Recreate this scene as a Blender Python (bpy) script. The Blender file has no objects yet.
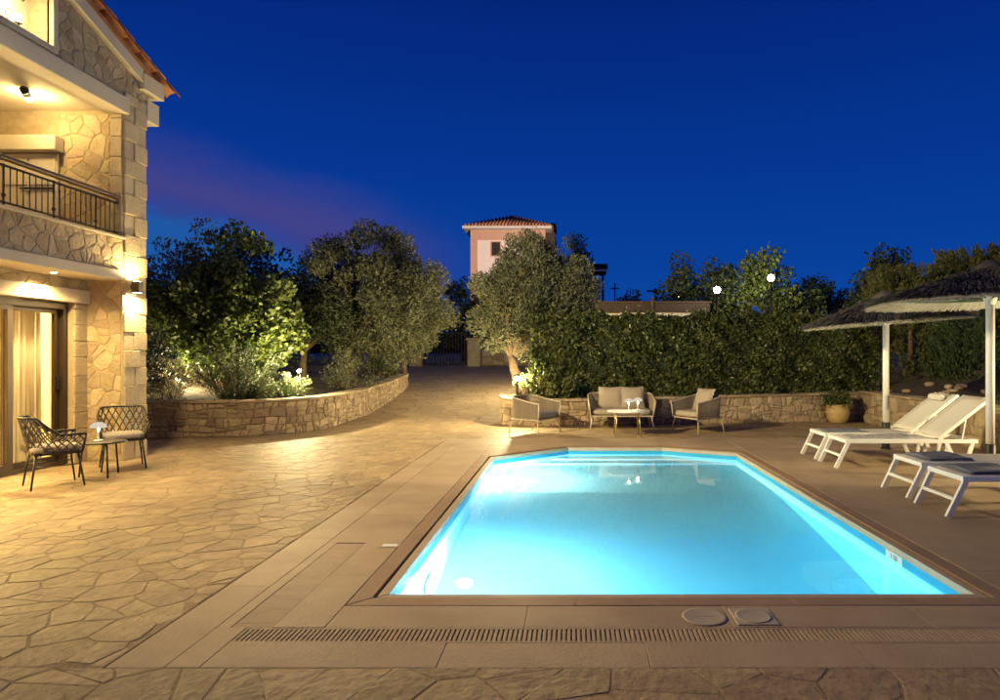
import bpy, bmesh, math, random
import numpy as np
from mathutils import Vector, Matrix
R = math.radians
random.seed(7)
NP = np.random.default_rng(11)
S = bpy.context.scene
COL = S.collection

# ------------------------------------------------------------------ camera
CAMH = 1.42
cam_d = bpy.data.cameras.new('camera')
cam_d.sensor_width = 36.0
cam_d.lens = 23.4
cam_d.shift_x = -0.072
cam_d.shift_y = 0.006
cam_d.clip_start = 0.05
cam_d.clip_end = 3000
cam = bpy.data.objects.new('camera', cam_d)
cam.location = (0, 0, CAMH)
cam.rotation_euler = (R(90), 0, 0)
COL.objects.link(cam)
S.camera = cam

# ------------------------------------------------------------------ world: late dusk sky
SKY_STRENGTH = 0.15
W = bpy.data.worlds.new('World')
S.world = W
W.use_nodes = True
wn, wl = W.node_tree.nodes, W.node_tree.links
wn.clear()
w_out = wn.new('ShaderNodeOutputWorld')
w_bg = wn.new('ShaderNodeBackground')
w_bg.inputs['Strength'].default_value = SKY_STRENGTH
sky = wn.new('ShaderNodeTexSky')
sky.sky_type = 'NISHITA'
sky.sun_disc = False
sky.sun_elevation = R(-3.0)
sky.sun_rotation = R(-75)
sky.air_density = 1.0
sky.dust_density = 0.3
sky.ozone_density = 6.0
hs = wn.new('ShaderNodeHueSaturation')
hs.inputs['Saturation'].default_value = 1.0
hs.inputs['Value'].default_value = 0.35
wl.new(sky.outputs[0], hs.inputs['Color'])
# dusk blue gradient by elevation, lightest low down
tc = wn.new('ShaderNodeTexCoord')
sep = wn.new('ShaderNodeSeparateXYZ')
wl.new(tc.outputs['Generated'], sep.inputs[0])
ramp = wn.new('ShaderNodeValToRGB')
wl.new(sep.outputs['Z'], ramp.inputs[0])
e = ramp.color_ramp.elements
e[0].position = 0.0; e[0].color = (0.0030, 0.066, 0.36, 1)
e[1].position = 1.0; e[1].color = (0.0010, 0.006, 0.075, 1)
for p, c in ((0.12, (0.0018, 0.054, 0.33, 1)), (0.28, (0.0009, 0.036, 0.280, 1)), (0.5, (0.0008, 0.017, 0.18, 1))):
    q = e.new(p); q.color = c
# thin violet cloud streak slanting low over the western horizon, paler clear air below it
nz = wn.new('ShaderNodeTexNoise')
nz.inputs['Scale'].default_value = 5.0
nz.inputs['Detail'].default_value = 5
nz.inputs['Roughness'].default_value = 0.55
mp = wn.new('ShaderNodeMapping')
mp.inputs['Scale'].default_value = (1.0, 1.0, 3.5)
wl.new(tc.outputs['Generated'], mp.inputs[0])
wl.new(mp.outputs[0], nz.inputs['Vector'])
def wmath(op, a_, b_=None, c_=None):
    m_ = wn.new('ShaderNodeMath'); m_.operation = op
    for i_, q_ in enumerate((a_, b_, c_)):
        if q_ is None: continue
        if isinstance(q_, (int, float)): m_.inputs[i_].default_value = q_
        else: wl.new(q_, m_.inputs[i_])
    return m_.outputs[0]
def wrange(v_, f0, f1):
    r_ = wn.new('ShaderNodeMapRange'); r_.interpolation_type = 'SMOOTHSTEP'
    r_.inputs['From Min'].default_value = f0; r_.inputs['From Max'].default_value = f1
    wl.new(v_, r_.inputs['Value'])
    return r_.outputs[0]
tt_ = wmath('MULTIPLY_ADD', sep.outputs['X'], 0.25, sep.outputs['Z'])      # height across the slanted streak
tt_ = wmath('MULTIPLY_ADD', nz.outputs['Fac'], 0.085, tt_)
cloud = wmath('MULTIPLY', wrange(tt_, 0.070, 0.122), wrange(tt_, 0.225, 0.122))
side = wrange(sep.outputs['X'], -0.10, -0.36)
cloud = wmath('MULTIPLY', cloud, side)
below = wmath('MULTIPLY', wrange(tt_, 0.112, 0.075), side)
mixa = wn.new('ShaderNodeMix'); mixa.data_type = 'RGBA'
wl.new(below, mixa.inputs['Factor'])
wl.new(ramp.outputs[0], mixa.inputs['A'])
mixa.inputs['B'].default_value = (0.012, 0.095, 0.36, 1)
mixb = wn.new('ShaderNodeMix'); mixb.data_type = 'RGBA'
wl.new(cloud, mixb.inputs['Factor'])
wl.new(mixa.outputs['Result'], mixb.inputs['A'])
mixb.inputs['B'].default_value = (0.052, 0.054, 0.245, 1)
gain = wn.new('ShaderNodeMix'); gain.data_type = 'RGBA'; gain.blend_type = 'MULTIPLY'
gain.inputs['Factor'].default_value = 1.0
wl.new(mixb.outputs['Result'], gain.inputs['A'])
gain.inputs['B'].default_value = (6.667, 6.667, 6.667, 1)
addn = wn.new('ShaderNodeMix'); addn.data_type = 'RGBA'; addn.blend_type = 'ADD'
addn.inputs['Factor'].default_value = 1.0
wl.new(gain.outputs['Result'], addn.inputs['A'])
wl.new(hs.outputs[0], addn.inputs['B'])
wl.new(addn.outputs['Result'], w_bg.inputs['Color'])
wl.new(w_bg.outputs[0], w_out.inputs[0])

# the last afterglow, a very weak wide source low in the west
sun_d = bpy.data.lights.new('sun', 'SUN')
sun_d.energy = 0.03
sun_d.angle = R(40)
sun_d.color = (0.75, 0.7, 1.0)
sun = bpy.data.objects.new('sun', sun_d)
sun.rotation_euler = (R(62), 0, R(-75))
COL.objects.link(sun)

vs = S.view_settings
vs.view_transform = 'Standard'
vs.look = 'None'
vs.exposure = 0.0
vs.gamma = 1.0
S.render.engine = 'CYCLES'
cy = S.cycles
cy.use_denoising = True
cy.max_bounces = 8
cy.diffuse_bounces = 4
cy.glossy_bounces = 4
cy.transmission_bounces = 6
cy.transparent_max_bounces = 8
cy.sample_clamp_indirect = 14.0
cy.blur_glossy = 0.5
cy.caustics_reflective = False
cy.caustics_refractive = True

# ------------------------------------------------------------------ materials
MATS = {}
def lin(c):
    return tuple(c[:3]) + (1,)

def mat(name, c1, c2=None, rough=0.8, scale=6.0, detail=6, bump=0.0, bscale=40.0, rand=0.0, hue=0.0,
        metal=0.0, stain=None, stain_scale=1.2, stain_amt=0.5, transl=0.0, spec=0.5, bdist=0.02, sheen=0.0):
    m = bpy.data.materials.new(name)
    m.use_nodes = True
    n, l = m.node_tree.nodes, m.node_tree.links
    n.clear()
    out = n.new('ShaderNodeOutputMaterial')
    b = n.new('ShaderNodeBsdfPrincipled')
    b.inputs['Roughness'].default_value = rough
    b.inputs['Metallic'].default_value = metal
    b.inputs['Specular IOR Level'].default_value = spec
    t = n.new('ShaderNodeTexCoord')
    geo = n.new('ShaderNodeNewGeometry')
    nz = n.new('ShaderNodeTexNoise')
    nz.inputs['Scale'].default_value = scale
    nz.inputs['Detail'].default_value = detail
    nz.inputs['Roughness'].default_value = 0.6
    l.new(geo.outputs['Position'], nz.inputs['Vector'])
    mr = n.new('ShaderNodeMapRange')
    mr.inputs['From Min'].default_value = 0.3
    mr.inputs['From Max'].default_value = 0.7
    l.new(nz.outputs['Fac'], mr.inputs['Value'])
    mx = n.new('ShaderNodeMix'); mx.data_type = 'RGBA'
    l.new(mr.outputs[0], mx.inputs['Factor'])
    mx.inputs['A'].default_value = lin(c1)
    mx.inputs['B'].default_value = lin(c2 if c2 else c1)
    col = mx.outputs['Result']
    if stain:
        nz3 = n.new('ShaderNodeTexNoise')
        nz3.inputs['Scale'].default_value = stain_scale
        nz3.inputs['Detail'].default_value = 4
        l.new(geo.outputs['Position'], nz3.inputs['Vector'])
        mr3 = n.new('ShaderNodeMapRange')
        mr3.inputs['From Min'].default_value = 0.48
        mr3.inputs['From Max'].default_value = 0.72
        mr3.inputs['To Max'].default_value = stain_amt
        l.new(nz3.outputs['Fac'], mr3.inputs['Value'])
        mx3 = n.new('ShaderNodeMix'); mx3.data_type = 'RGBA'
        l.new(mr3.outputs[0], mx3.inputs['Factor'])
        l.new(col, mx3.inputs['A'])
        mx3.inputs['B'].default_value = lin(stain)
        col = mx3.outputs['Result']
    if rand or hue:
        oi = n.new('ShaderNodeObjectInfo')
        ad = n.new('ShaderNodeMath'); ad.operation = 'ADD'
        l.new(oi.outputs['Random'], ad.inputs[0])
        l.new(geo.outputs['Random Per Island'], ad.inputs[1])
        fr = n.new('ShaderNodeMath'); fr.operation = 'FRACT'
        l.new(ad.outputs[0], fr.inputs[0])
        h = n.new('ShaderNodeHueSaturation')
        mv = n.new('ShaderNodeMapRange')
        mv.inputs['To Min'].default_value = 1 - rand
        mv.inputs['To Max'].default_value = 1 + rand
        l.new(fr.outputs[0], mv.inputs['Value'])
        l.new(mv.outputs[0], h.inputs['Value'])
        if hue:
            m7 = n.new('ShaderNodeMath'); m7.operation = 'MULTIPLY'; m7.inputs[1].default_value = 7.31
            l.new(fr.outputs[0], m7.inputs[0])
            f7 = n.new('ShaderNodeMath'); f7.operation = 'FRACT'
            l.new(m7.outputs[0], f7.inputs[0])
            mh = n.new('ShaderNodeMapRange')
            mh.inputs['To Min'].default_value = 0.5 - hue
            mh.inputs['To Max'].default_value = 0.5 + hue
            l.new(f7.outputs[0], mh.inputs['Value'])
            l.new(mh.outputs[0], h.inputs['Hue'])
        l.new(col, h.inputs['Color'])
        col = h.outputs[0]
    l.new(col, b.inputs['Base Color'])
    if bump:
        nb = n.new('ShaderNodeTexNoise')
        nb.inputs['Scale'].default_value = bscale
        nb.inputs['Detail'].default_value = 5
        l.new(geo.outputs['Position'], nb.inputs['Vector'])
        bp = n.new('ShaderNodeBump')
        bp.inputs['Strength'].default_value = bump
        bp.inputs['Distance'].default_value = bdist
        l.new(nb.outputs['Fac'], bp.inputs['Height'])
        l.new(bp.outputs[0], b.inputs['Normal'])
    sh = b.outputs[0]
    if transl:
        tr = n.new('ShaderNodeBsdfTranslucent')
        l.new(col, tr.inputs['Color'])
        ms = n.new('ShaderNodeMixShader')
        ms.inputs[0].default_value = transl
        l.new(sh, ms.inputs[1]); l.new(tr.outputs[0], ms.inputs[2])
        sh = ms.outputs[0]
    l.new(sh, out.inputs[0])
    MATS[name] = m
    return m

def emit(name, col, strength):
    m = bpy.data.materials.new(name)
    m.use_nodes = True
    n, l = m.node_tree.nodes, m.node_tree.links
    n.clear()
    out = n.new('ShaderNodeOutputMaterial')
    em = n.new('ShaderNodeEmission')
    em.inputs['Color'].default_value = lin(col)
    em.inputs['Strength'].default_value = strength
    l.new(em.outputs[0], out.inputs[0])
    return m

def glassmat(name, col, rough=0.0, ior=1.45, thin=False):
    m = bpy.data.materials.new(name)
    m.use_nodes = True
    n, l = m.node_tree.nodes, m.node_tree.links
    n.clear()
    out = n.new('ShaderNodeOutputMaterial')
    if thin:
        tr = n.new('ShaderNodeBsdfTransparent'); tr.inputs[0].default_value = lin(col)
        gl = n.new('ShaderNodeBsdfGlossy'); gl.inputs['Roughness'].default_value = rough
        lw = n.new('ShaderNodeLayerWeight'); lw.inputs['Blend'].default_value = 0.5
        pw_ = n.new('ShaderNodeMath'); pw_.operation = 'POWER'; pw_.inputs[1].default_value = 4.0
        l.new(lw.outputs['Facing'], pw_.inputs[0])
        fr = n.new('ShaderNodeMath'); fr.operation = 'MULTIPLY_ADD'; fr.inputs[1].default_value = 0.8; fr.inputs[2].default_value = 0.03
        l.new(pw_.outputs[0], fr.inputs[0])
        ms = n.new('ShaderNodeMixShader')
        l.new(fr.outputs[0], ms.inputs[0]); l.new(tr.outputs[0], ms.inputs[1]); l.new(gl.outputs[0], ms.inputs[2])
        l.new(ms.outputs[0], out.inputs[0])
    else:
        b = n.new('ShaderNodeBsdfPrincipled')
        b.inputs['Base Color'].default_value = lin(col)
        b.inputs['Transmission Weight'].default_value = 1.0
        b.inputs['IOR'].default_value = ior
        b.inputs['Roughness'].default_value = rough
        l.new(b.outputs[0], out.inputs[0])
    return m

M = {}
M['flag'] = mat('flagstone_stone', (0.265, 0.18, 0.092), (0.385, 0.278, 0.155), 0.62, 9, bump=0.6, bscale=20, rand=0.15, hue=0.008, stain=(0.21, 0.14, 0.08), stain_scale=3.2, stain_amt=0.6, bdist=0.016)
M['mortar'] = mat('mortar', (0.22, 0.15, 0.08), (0.32, 0.23, 0.13), 0.85, 9, bump=0.5, bscale=60)
M['slab'] = mat('deck_slab_stone', (0.33, 0.235, 0.145), (0.395, 0.29, 0.185), 0.6, 2.6, bump=0.18, bscale=45, rand=0.06, stain=(0.25, 0.17, 0.105), stain_scale=1.6, stain_amt=0.55)
M['coping'] = mat('coping_stone', (0.25, 0.16, 0.092), (0.31, 0.20, 0.12), 0.55, 5, bump=0.15, bscale=50, rand=0.06)
M['lip'] = mat('coping_lip_stone', (0.36, 0.27, 0.18), (0.42, 0.32, 0.22), 0.5, 5, bump=0.1)
M['grate'] = mat('grate_plastic', (0.32, 0.23, 0.145), (0.38, 0.275, 0.175), 0.6, 8, rand=0.05)
M['dark'] = mat('channel_dark', (0.02, 0.016, 0.012), None, 0.9)
M['lid'] = mat('lid_plastic', (0.33, 0.27, 0.20), (0.38, 0.31, 0.235), 0.5, 12, bump=0.1)
M['hstone'] = mat('house_stone', (0.46, 0.35, 0.20), (0.57, 0.45, 0.275), 0.85, 7, bump=0.9, bscale=26, rand=0.22, hue=0.014, stain=(0.28, 0.18, 0.09), stain_scale=3.4, stain_amt=0.6)
M['quoin'] = mat('quoin_stone', (0.44, 0.35, 0.215), (0.55, 0.445, 0.285), 0.85, 8, bump=0.8, bscale=38, rand=0.10)
M['hmortar'] = mat('house_mortar', (0.40, 0.30, 0.17), (0.52, 0.41, 0.25), 0.9, 12, bump=0.5, bscale=70)
M['plaster'] = mat('cream_plaster', (0.62, 0.53, 0.38), (0.68, 0.59, 0.44), 0.85, 4, bump=0.12, bscale=60)
M['inner'] = mat('room_plaster', (0.68, 0.58, 0.42), (0.74, 0.64, 0.47), 0.85, 3)
M['wstone'] = mat('garden_wall_stone', (0.34, 0.25, 0.145), (0.44, 0.335, 0.21), 0.9, 8, bump=1.0, bscale=24, rand=0.28, hue=0.012, stain=(0.17, 0.115, 0.065), stain_scale=4, stain_amt=0.6)
M['wmortar'] = mat('garden_wall_mortar', (0.27, 0.20, 0.12), (0.34, 0.26, 0.165), 0.95, 14, bump=0.8, bscale=60)
M['soil'] = mat('soil', (0.055, 0.038, 0.022), (0.10, 0.072, 0.04), 0.95, 5, bump=1.0, bscale=20, bdist=0.05, stain=(0.16, 0.12, 0.07), stain_scale=9, stain_amt=0.5)
M['tile'] = mat('terracotta_tile', (0.40, 0.16, 0.075), (0.50, 0.23, 0.11), 0.8, 6, bump=0.3, rand=0.22, hue=0.01)
M['blackmetal'] = mat('black_metal', (0.02, 0.018, 0.016), None, 0.45, metal=0.3)
M['iron'] = mat('railing_iron', (0.10, 0.07, 0.04), None, 0.5, metal=0.3)
M['bronze'] = mat('bronze_frame', (0.055, 0.035, 0.02), (0.07, 0.045, 0.026), 0.4, 4, metal=0.4)
M['wood'] = mat('dark_wood', (0.07, 0.038, 0.02), (0.11, 0.06, 0.03), 0.5, 14)
M['curtain'] = mat('curtain_cloth', (0.66, 0.58, 0.44), (0.70, 0.62, 0.48), 0.9, 5, transl=0.35)
M['rattan'] = mat('rattan_cane', (0.05, 0.036, 0.026), (0.085, 0.06, 0.042), 0.55, 20, rand=0.12)
M['rope'] = mat('rope_cord', (0.22, 0.17, 0.115), (0.27, 0.21, 0.145), 0.85, 30, rand=0.12)
M['beigemetal'] = mat('beige_metal', (0.48, 0.40, 0.28), None, 0.45, metal=0.2)
M['gold'] = mat('gold_metal', (0.55, 0.40, 0.16), None, 0.35, metal=0.7)
M['cushion'] = mat('cushion_cloth', (0.32, 0.255, 0.185), (0.37, 0.30, 0.22), 0.92, 60, bump=0.25, bscale=220, bdist=0.004)
M['greycushion'] = mat('grey_cushion_cloth', (0.24, 0.21, 0.19), (0.29, 0.25, 0.23), 0.92, 60, bump=0.25, bscale=220, bdist=0.004)
M['white'] = mat('white_paint', (0.74, 0.72, 0.68), (0.78, 0.76, 0.72), 0.45, 5)
M['sling'] = mat('sling_cloth', (0.56, 0.53, 0.48), (0.62, 0.59, 0.54), 0.85, 90, bump=0.2, bscale=300, bdist=0.003)
M['towel'] = mat('blue_grey_towel', (0.10, 0.11, 0.15), (0.18, 0.19, 0.24), 0.95, 26, bump=0.6, bscale=180, bdist=0.006)
M['ptowel'] = mat('patterned_towel', (0.45, 0.44, 0.44), (0.16, 0.17, 0.22), 0.95, 11, bump=0.5, bscale=180, bdist=0.006)
M['thatch'] = mat('heather_thatch', (0.045, 0.040, 0.040), (0.09, 0.078, 0.074), 0.95, 12, rand=0.4)
M['reed'] = mat('reed_mat', (0.44, 0.43, 0.36), (0.54, 0.52, 0.44), 0.85, 9, rand=0.22)
M['hoop'] = mat('green_hoop', (0.05, 0.09, 0.075), None, 0.5)
M['clay'] = mat('clay_pot', (0.42, 0.29, 0.11), (0.50, 0.36, 0.155), 0.75, 5, bump=0.15, bscale=50)
M['bark'] = mat('bark', (0.14, 0.095, 0.055), (0.22, 0.155, 0.095), 0.95, 14, bump=1.0, bscale=30, bdist=0.03)
M['olive'] = mat('olive_leaf', (0.12, 0.13, 0.065), (0.18, 0.185, 0.10), 0.6, 3, rand=0.4, hue=0.02, transl=0.25)
M['hedge'] = mat('hedge_leaf', (0.068, 0.090, 0.024), (0.13, 0.145, 0.042), 0.42, 2.0, rand=0.55, hue=0.02, transl=0.2)
M['broad'] = mat('broad_leaf', (0.085, 0.12, 0.025), (0.13, 0.165, 0.04), 0.5, 2, rand=0.35, hue=0.02, transl=0.3)
M['pale'] = mat('pale_flower_leaf', (0.20, 0.17, 0.10), (0.28, 0.24, 0.15), 0.6, 3, rand=0.35, transl=0.3)
M['darkleaf'] = mat('dark_leaf', (0.03, 0.045, 0.018), (0.05, 0.068, 0.026), 0.6, 2, rand=0.4, transl=0.15)
M['rosemary'] = mat('rosemary_leaf', (0.045, 0.075, 0.025), (0.08, 0.115, 0.04), 0.6, 3, rand=0.35, transl=0.2)
M['juniper'] = mat('juniper_leaf', (0.09, 0.10, 0.025), (0.16, 0.155, 0.04), 0.6, 2, rand=0.4, hue=0.02, transl=0.2)
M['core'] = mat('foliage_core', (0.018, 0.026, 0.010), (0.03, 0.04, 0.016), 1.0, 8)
M['pinkwall'] = mat('pink_render', (0.68, 0.55, 0.48), (0.72, 0.59, 0.52), 0.9, 2)
M['orange'] = mat('orange_render', (0.48, 0.27, 0.18), (0.52, 0.30, 0.20), 0.9, 2)
M['farwall'] = mat('far_white_wall', (0.55, 0.50, 0.44), None, 0.9)
M['brownroof'] = mat('brown_boards', (0.035, 0.019, 0.012), (0.05, 0.028, 0.018), 0.8, 6, rand=0.15)
M['pool'] = mat('pool_plaster', (0.52, 0.83, 0.89), (0.55, 0.86, 0.91), 0.6, 2)
M['pooltile'] = mat('pool_band_tile', (0.03, 0.33, 0.56), (0.035, 0.37, 0.60), 0.3, 5, rand=0.08)
M['sign'] = mat('depth_tile', (0.58, 0.64, 0.58), None, 0.4)
M['ink'] = mat('ink', (0.015, 0.02, 0.03), None, 0.5)
M['glass'] = glassmat('window_glass', (0.96, 0.97, 0.95), 0.0, 1.45, thin=True)
M['water'] = glassmat('water', (1.0, 1.0, 1.0), 0.0, 1.333)
WARM = (1.0, 0.74, 0.31)
WARM2 = (1.0, 0.80, 0.42)
M['bulb'] = emit('warm_bulb', (1.0, 0.80, 0.50), 60)
M['bulbsoft'] = emit('soft_bulb', (1.0, 0.80, 0.50), 12)
M['flood'] = emit('flood_bulb', (1.0, 0.93, 0.74), 90)
M['poolbulb'] = emit('pool_bulb', (0.85, 0.97, 1.0), 25)
M['lampshade'] = emit('lit_white_shade', (1.0, 0.88, 0.70), 0.7)
# water: a faint ripple
_w = M['water']
_n, _l = _w.node_tree.nodes, _w.node_tree.links
_b = [x for x in _n if x.type == 'BSDF_PRINCIPLED'][0]
_g = _n.new('ShaderNodeNewGeometry'); _z = _n.new('ShaderNodeTexNoise')
_z.inputs['Scale'].default_value = 2.2; _z.inputs['Detail'].default_value = 2
_l.new(_g.outputs['Position'], _z.inputs['Vector'])
_bp = _n.new('ShaderNodeBump'); _bp.inputs['Strength'].default_value = 0.12; _bp.inputs['Distance'].default_value = 0.02
_l.new(_z.outputs['Fac'], _bp.inputs['Height']); _l.new(_bp.outputs[0], _b.inputs['Normal'])

_va = _n.new('ShaderNodeVolumeAbsorption')
_va.inputs['Color'].default_value = (0.24, 0.85, 0.985, 1); _va.inputs['Density'].default_value = 0.42
_l.new(_va.outputs[0], [x for x in _n if x.type == 'OUTPUT_MATERIAL'][0].inputs['Volume'])
# paving of the drive: too far for single stones, joints come from the material
def paving_material():
    m = bpy.data.materials.new('drive_paving')
    m.use_nodes = True
    n, l = m.node_tree.nodes, m.node_tree.links
    b = n['Principled BSDF']
    b.inputs['Roughness'].default_value = 0.75
    g = n.new('ShaderNodeNewGeometry')
    nz = n.new('ShaderNodeTexNoise'); nz.inputs['Scale'].default_value = 1.4; nz.inputs['Detail'].default_value = 5
    l.new(g.outputs['Position'], nz.inputs['Vector'])
    v = n.new('ShaderNodeTexVoronoi'); v.feature = 'DISTANCE_TO_EDGE'; v.inputs['Scale'].default_value = 2.3
    l.new(g.outputs['Position'], v.inputs['Vector'])
    v2 = n.new('ShaderNodeTexVoronoi'); v2.inputs['Scale'].default_value = 2.3
    l.new(g.outputs['Position'], v2.inputs['Vector'])
    mr = n.new('ShaderNodeMapRange'); mr.inputs['From Max'].default_value = 0.035
    l.new(v.outputs['Distance'], mr.inputs['Value'])
    c = n.new('ShaderNodeMix'); c.data_type = 'RGBA'
    c.inputs['A'].default_value = (0.30, 0.215, 0.12, 1); c.inputs['B'].default_value = (0.42, 0.31, 0.18, 1)
    l.new(nz.outputs['Fac'], c.inputs['Factor'])
    sp = n.new('ShaderNodeSeparateColor'); l.new(v2.outputs['Color'], sp.inputs[0])
    mv = n.new('ShaderNodeMapRange'); mv.inputs['To Min'].default_value = 0.86; mv.inputs['To Max'].default_value = 1.14
    l.new(sp.outputs[0], mv.inputs['Value'])
    h = n.new('ShaderNodeHueSaturation'); l.new(mv.outputs[0], h.inputs['Value']); l.new(c.outputs['Result'], h.inputs['Color'])
    j = n.new('ShaderNodeMix'); j.data_type = 'RGBA'; l.new(mr.outputs[0], j.inputs['Factor'])
    j.inputs['A'].default_value = (0.22, 0.155, 0.085, 1); l.new(h.outputs[0], j.inputs['B'])
    l.new(j.outputs['Result'], b.inputs['Base Color'])
    bp = n.new('ShaderNodeBump'); bp.inputs['Distance'].default_value = 0.012
    l.new(mr.outputs[0], bp.inputs['Height']); l.new(bp.outputs[0], b.inputs['Normal'])
    return m
M['paving'] = paving_material()

# ------------------------------------------------------------------ helpers
class MB:
    def __init__(s):
        s.v = []; s.f = []; s.sm = []
    def add(s, vs_, fs, smooth=False):
        o = len(s.v)
        s.v += [tuple(p) for p in vs_]
        for f in fs:
            s.f.append(tuple(i + o for i in f)); s.sm.append(smooth)
        return s
    def box(s, a, b, bev=0.0):
        x0, y0, z0 = a; x1, y1, z1 = b
        if bev <= 0:
            s.add([(x0, y0, z0), (x1, y0, z0), (x1, y1, z0), (x0, y1, z0), (x0, y0, z1), (x1, y0, z1), (x1, y1, z1), (x0, y1, z1)],
                  [(0, 3, 2, 1), (4, 5, 6, 7), (0, 1, 5, 4), (1, 2, 6, 5), (2, 3, 7, 6), (3, 0, 4, 7)])
        else:
            bm = bmesh.new()
            bmesh.ops.create_cube(bm, size=1)
            for q in bm.verts:
                q.co = Vector(((x0 + x1) / 2 + q.co.x * (x1 - x0), (y0 + y1) / 2 + q.co.y * (y1 - y0), (z0 + z1) / 2 + q.co.z * (z1 - z0)))
            bmesh.ops.bevel(bm, geom=list(bm.edges), offset=bev, segments=1, affect='EDGES')
            bm.verts.index_update()
            s.add([q.co for q in bm.verts], [[q.index for q in f.verts] for f in bm.faces])
            bm.free()
        return s
    def prism(s, poly, z0, z1):
        n = len(poly)
        s.add([(p[0], p[1], z0) for p in poly] + [(p[0], p[1], z1) for p in poly],
              [tuple(range(n - 1, -1, -1)), tuple(range(n, 2 * n))] + [(i, (i + 1) % n, n + (i + 1) % n, n + i) for i in range(n)])
        return s
    def tube(s, pts, rad, seg=6, closed=False, cap=True):
        pts = [Vector(p) for p in pts]
        n = len(pts)
        rads = rad if isinstance(rad, (list, tuple)) else [rad] * n
        o = []
        up = None
        for i, p in enumerate(pts):
            if closed:
                t = pts[(i + 1) % n] - pts[i - 1]
            else:
                t = pts[min(i + 1, n - 1)] - pts[max(i - 1, 0)]
            if t.length < 1e-9: t = Vector((0, 0, 1))
            t.normalize()
            if up is None:
                a = Vector((0, 0, 1)) if abs(t.z) < 0.9 else Vector((1, 0, 0))
                up = (a - t * a.dot(t)).normalized()
            else:
                up = (up - t * up.dot(t))
                if up.length < 1e-6:
                    a = Vector((1, 0, 0)); up = a - t * a.dot(t)
                up.normalize()
            sd = t.cross(up)
            for k in range(seg):
                an = 2 * math.pi * k / seg
                o.append(p + (up * math.cos(an) + sd * math.sin(an)) * rads[i])
        fs = []
        for i in range(n if closed else n - 1):
            for k in range(seg):
                a = i * seg + k; b = i * seg + (k + 1) % seg
                j = (i + 1) % n
                fs.append((a, b, j * seg + (k + 1) % seg, j * seg + k))
        if cap and not closed:
            fs.append(tuple(range(seg - 1, -1, -1))); fs.append(tuple((n - 1) * seg + k for k in range(seg)))
        s.add(o, fs, True)
        return s
    def bar(s, a, b, w, h):
        """rectangular bar from a to b"""
        a = Vector(a); b = Vector(b); t = (b - a).normalized()
        u = Vector((0, 0, 1)) if abs(t.z) < 0.95 else Vector((1, 0, 0))
        sd = t.cross(u).normalized(); u = sd.cross(t)
        o = []
        for p in (a, b):
            for q in ((-1, -1), (1, -1), (1, 1), (-1, 1)):
                o.append(p + sd * q[0] * w / 2 + u * q[1] * h / 2)
        s.add(o, [(0, 1, 2, 3), (7, 6, 5, 4), (0, 4, 5, 1), (1, 5, 6, 2), (2, 6, 7, 3), (3, 7, 4, 0)])
        return s
    def lathe(s, prof, c=(0, 0, 0), seg=20):
        o = []
        for r, z in prof:
            for k in range(seg):
                a = 2 * math.pi * k / seg
                o.append((c[0] + r * math.cos(a), c[1] + r * math.sin(a), c[2] + z))
        fs = []
        for i in range(len(prof) - 1):
            for k in range(seg):
                fs.append((i * seg + k, i * seg + (k + 1) % seg, (i + 1) * seg + (k + 1) % seg, (i + 1) * seg + k))
        fs.append(tuple(range(seg - 1, -1, -1)))
        fs.append(tuple((len(prof) - 1) * seg + k for k in range(seg)))
        s.add(o, fs, True)
        return s
    def cushion(s, c, half, e=0.32, nu=20, nv=10):
        def sp(a, p): return math.copysign(abs(a) ** p, a)
        o = []; fs = []
        for j in range(nv + 1):
            v = -math.pi / 2 + math.pi * j / nv
            for i in range(nu):
                u = 2 * math.pi * i / nu
                o.append((c[0] + half[0] * sp(math.cos(v), e) * sp(math.cos(u), e),
                          c[1] + half[1] * sp(math.cos(v), e) * sp(math.sin(u), e),
                          c[2] + half[2] * sp(math.sin(v), e * 1.7)))
        for j in range(nv):
            for i in range(nu):
                fs.append((j * nu + i, j * nu + (i + 1) % nu, (j + 1) * nu + (i + 1) % nu, (j + 1) * nu + i))
        s.add(o, fs, True)
        return s
    def pillow(s, mtx, w, h, t, n=9):
        """square throw pillow, lens shaped; mtx places local xy plane"""
        o = []; fs = []
        for sd in (1, -1):
            for j in range(n + 1):
                for i in range(n + 1):
                    u = -1 + 2 * i / n; v = -1 + 2 * j / n
                    z = sd * t / 2 * ((1 - abs(u) ** 2.6) * (1 - abs(v) ** 2.6)) ** 0.55
                    pin = 1 - 0.07 * (1 - abs(u * v))
                    o.append(mtx @ Vector((u * w / 2 * pin, v * h / 2 * pin, z)))
        k = (n + 1) ** 2
        for j in range(n):
            for i in range(n):
                a = j * (n + 1) + i
                q = (a, a + 1, a + n + 2, a + n + 1)
                fs.append(q); fs.append(tuple(x + k for x in q[::-1]))
        s.add(o, fs, True)
        return s
    def mesh(s, name):
        me = bpy.data.meshes.new(name)
        me.from_pydata(s.v, [], s.f)
        me.polygons.foreach_set('use_smooth', s.sm)
        me.update()
        return me

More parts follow.
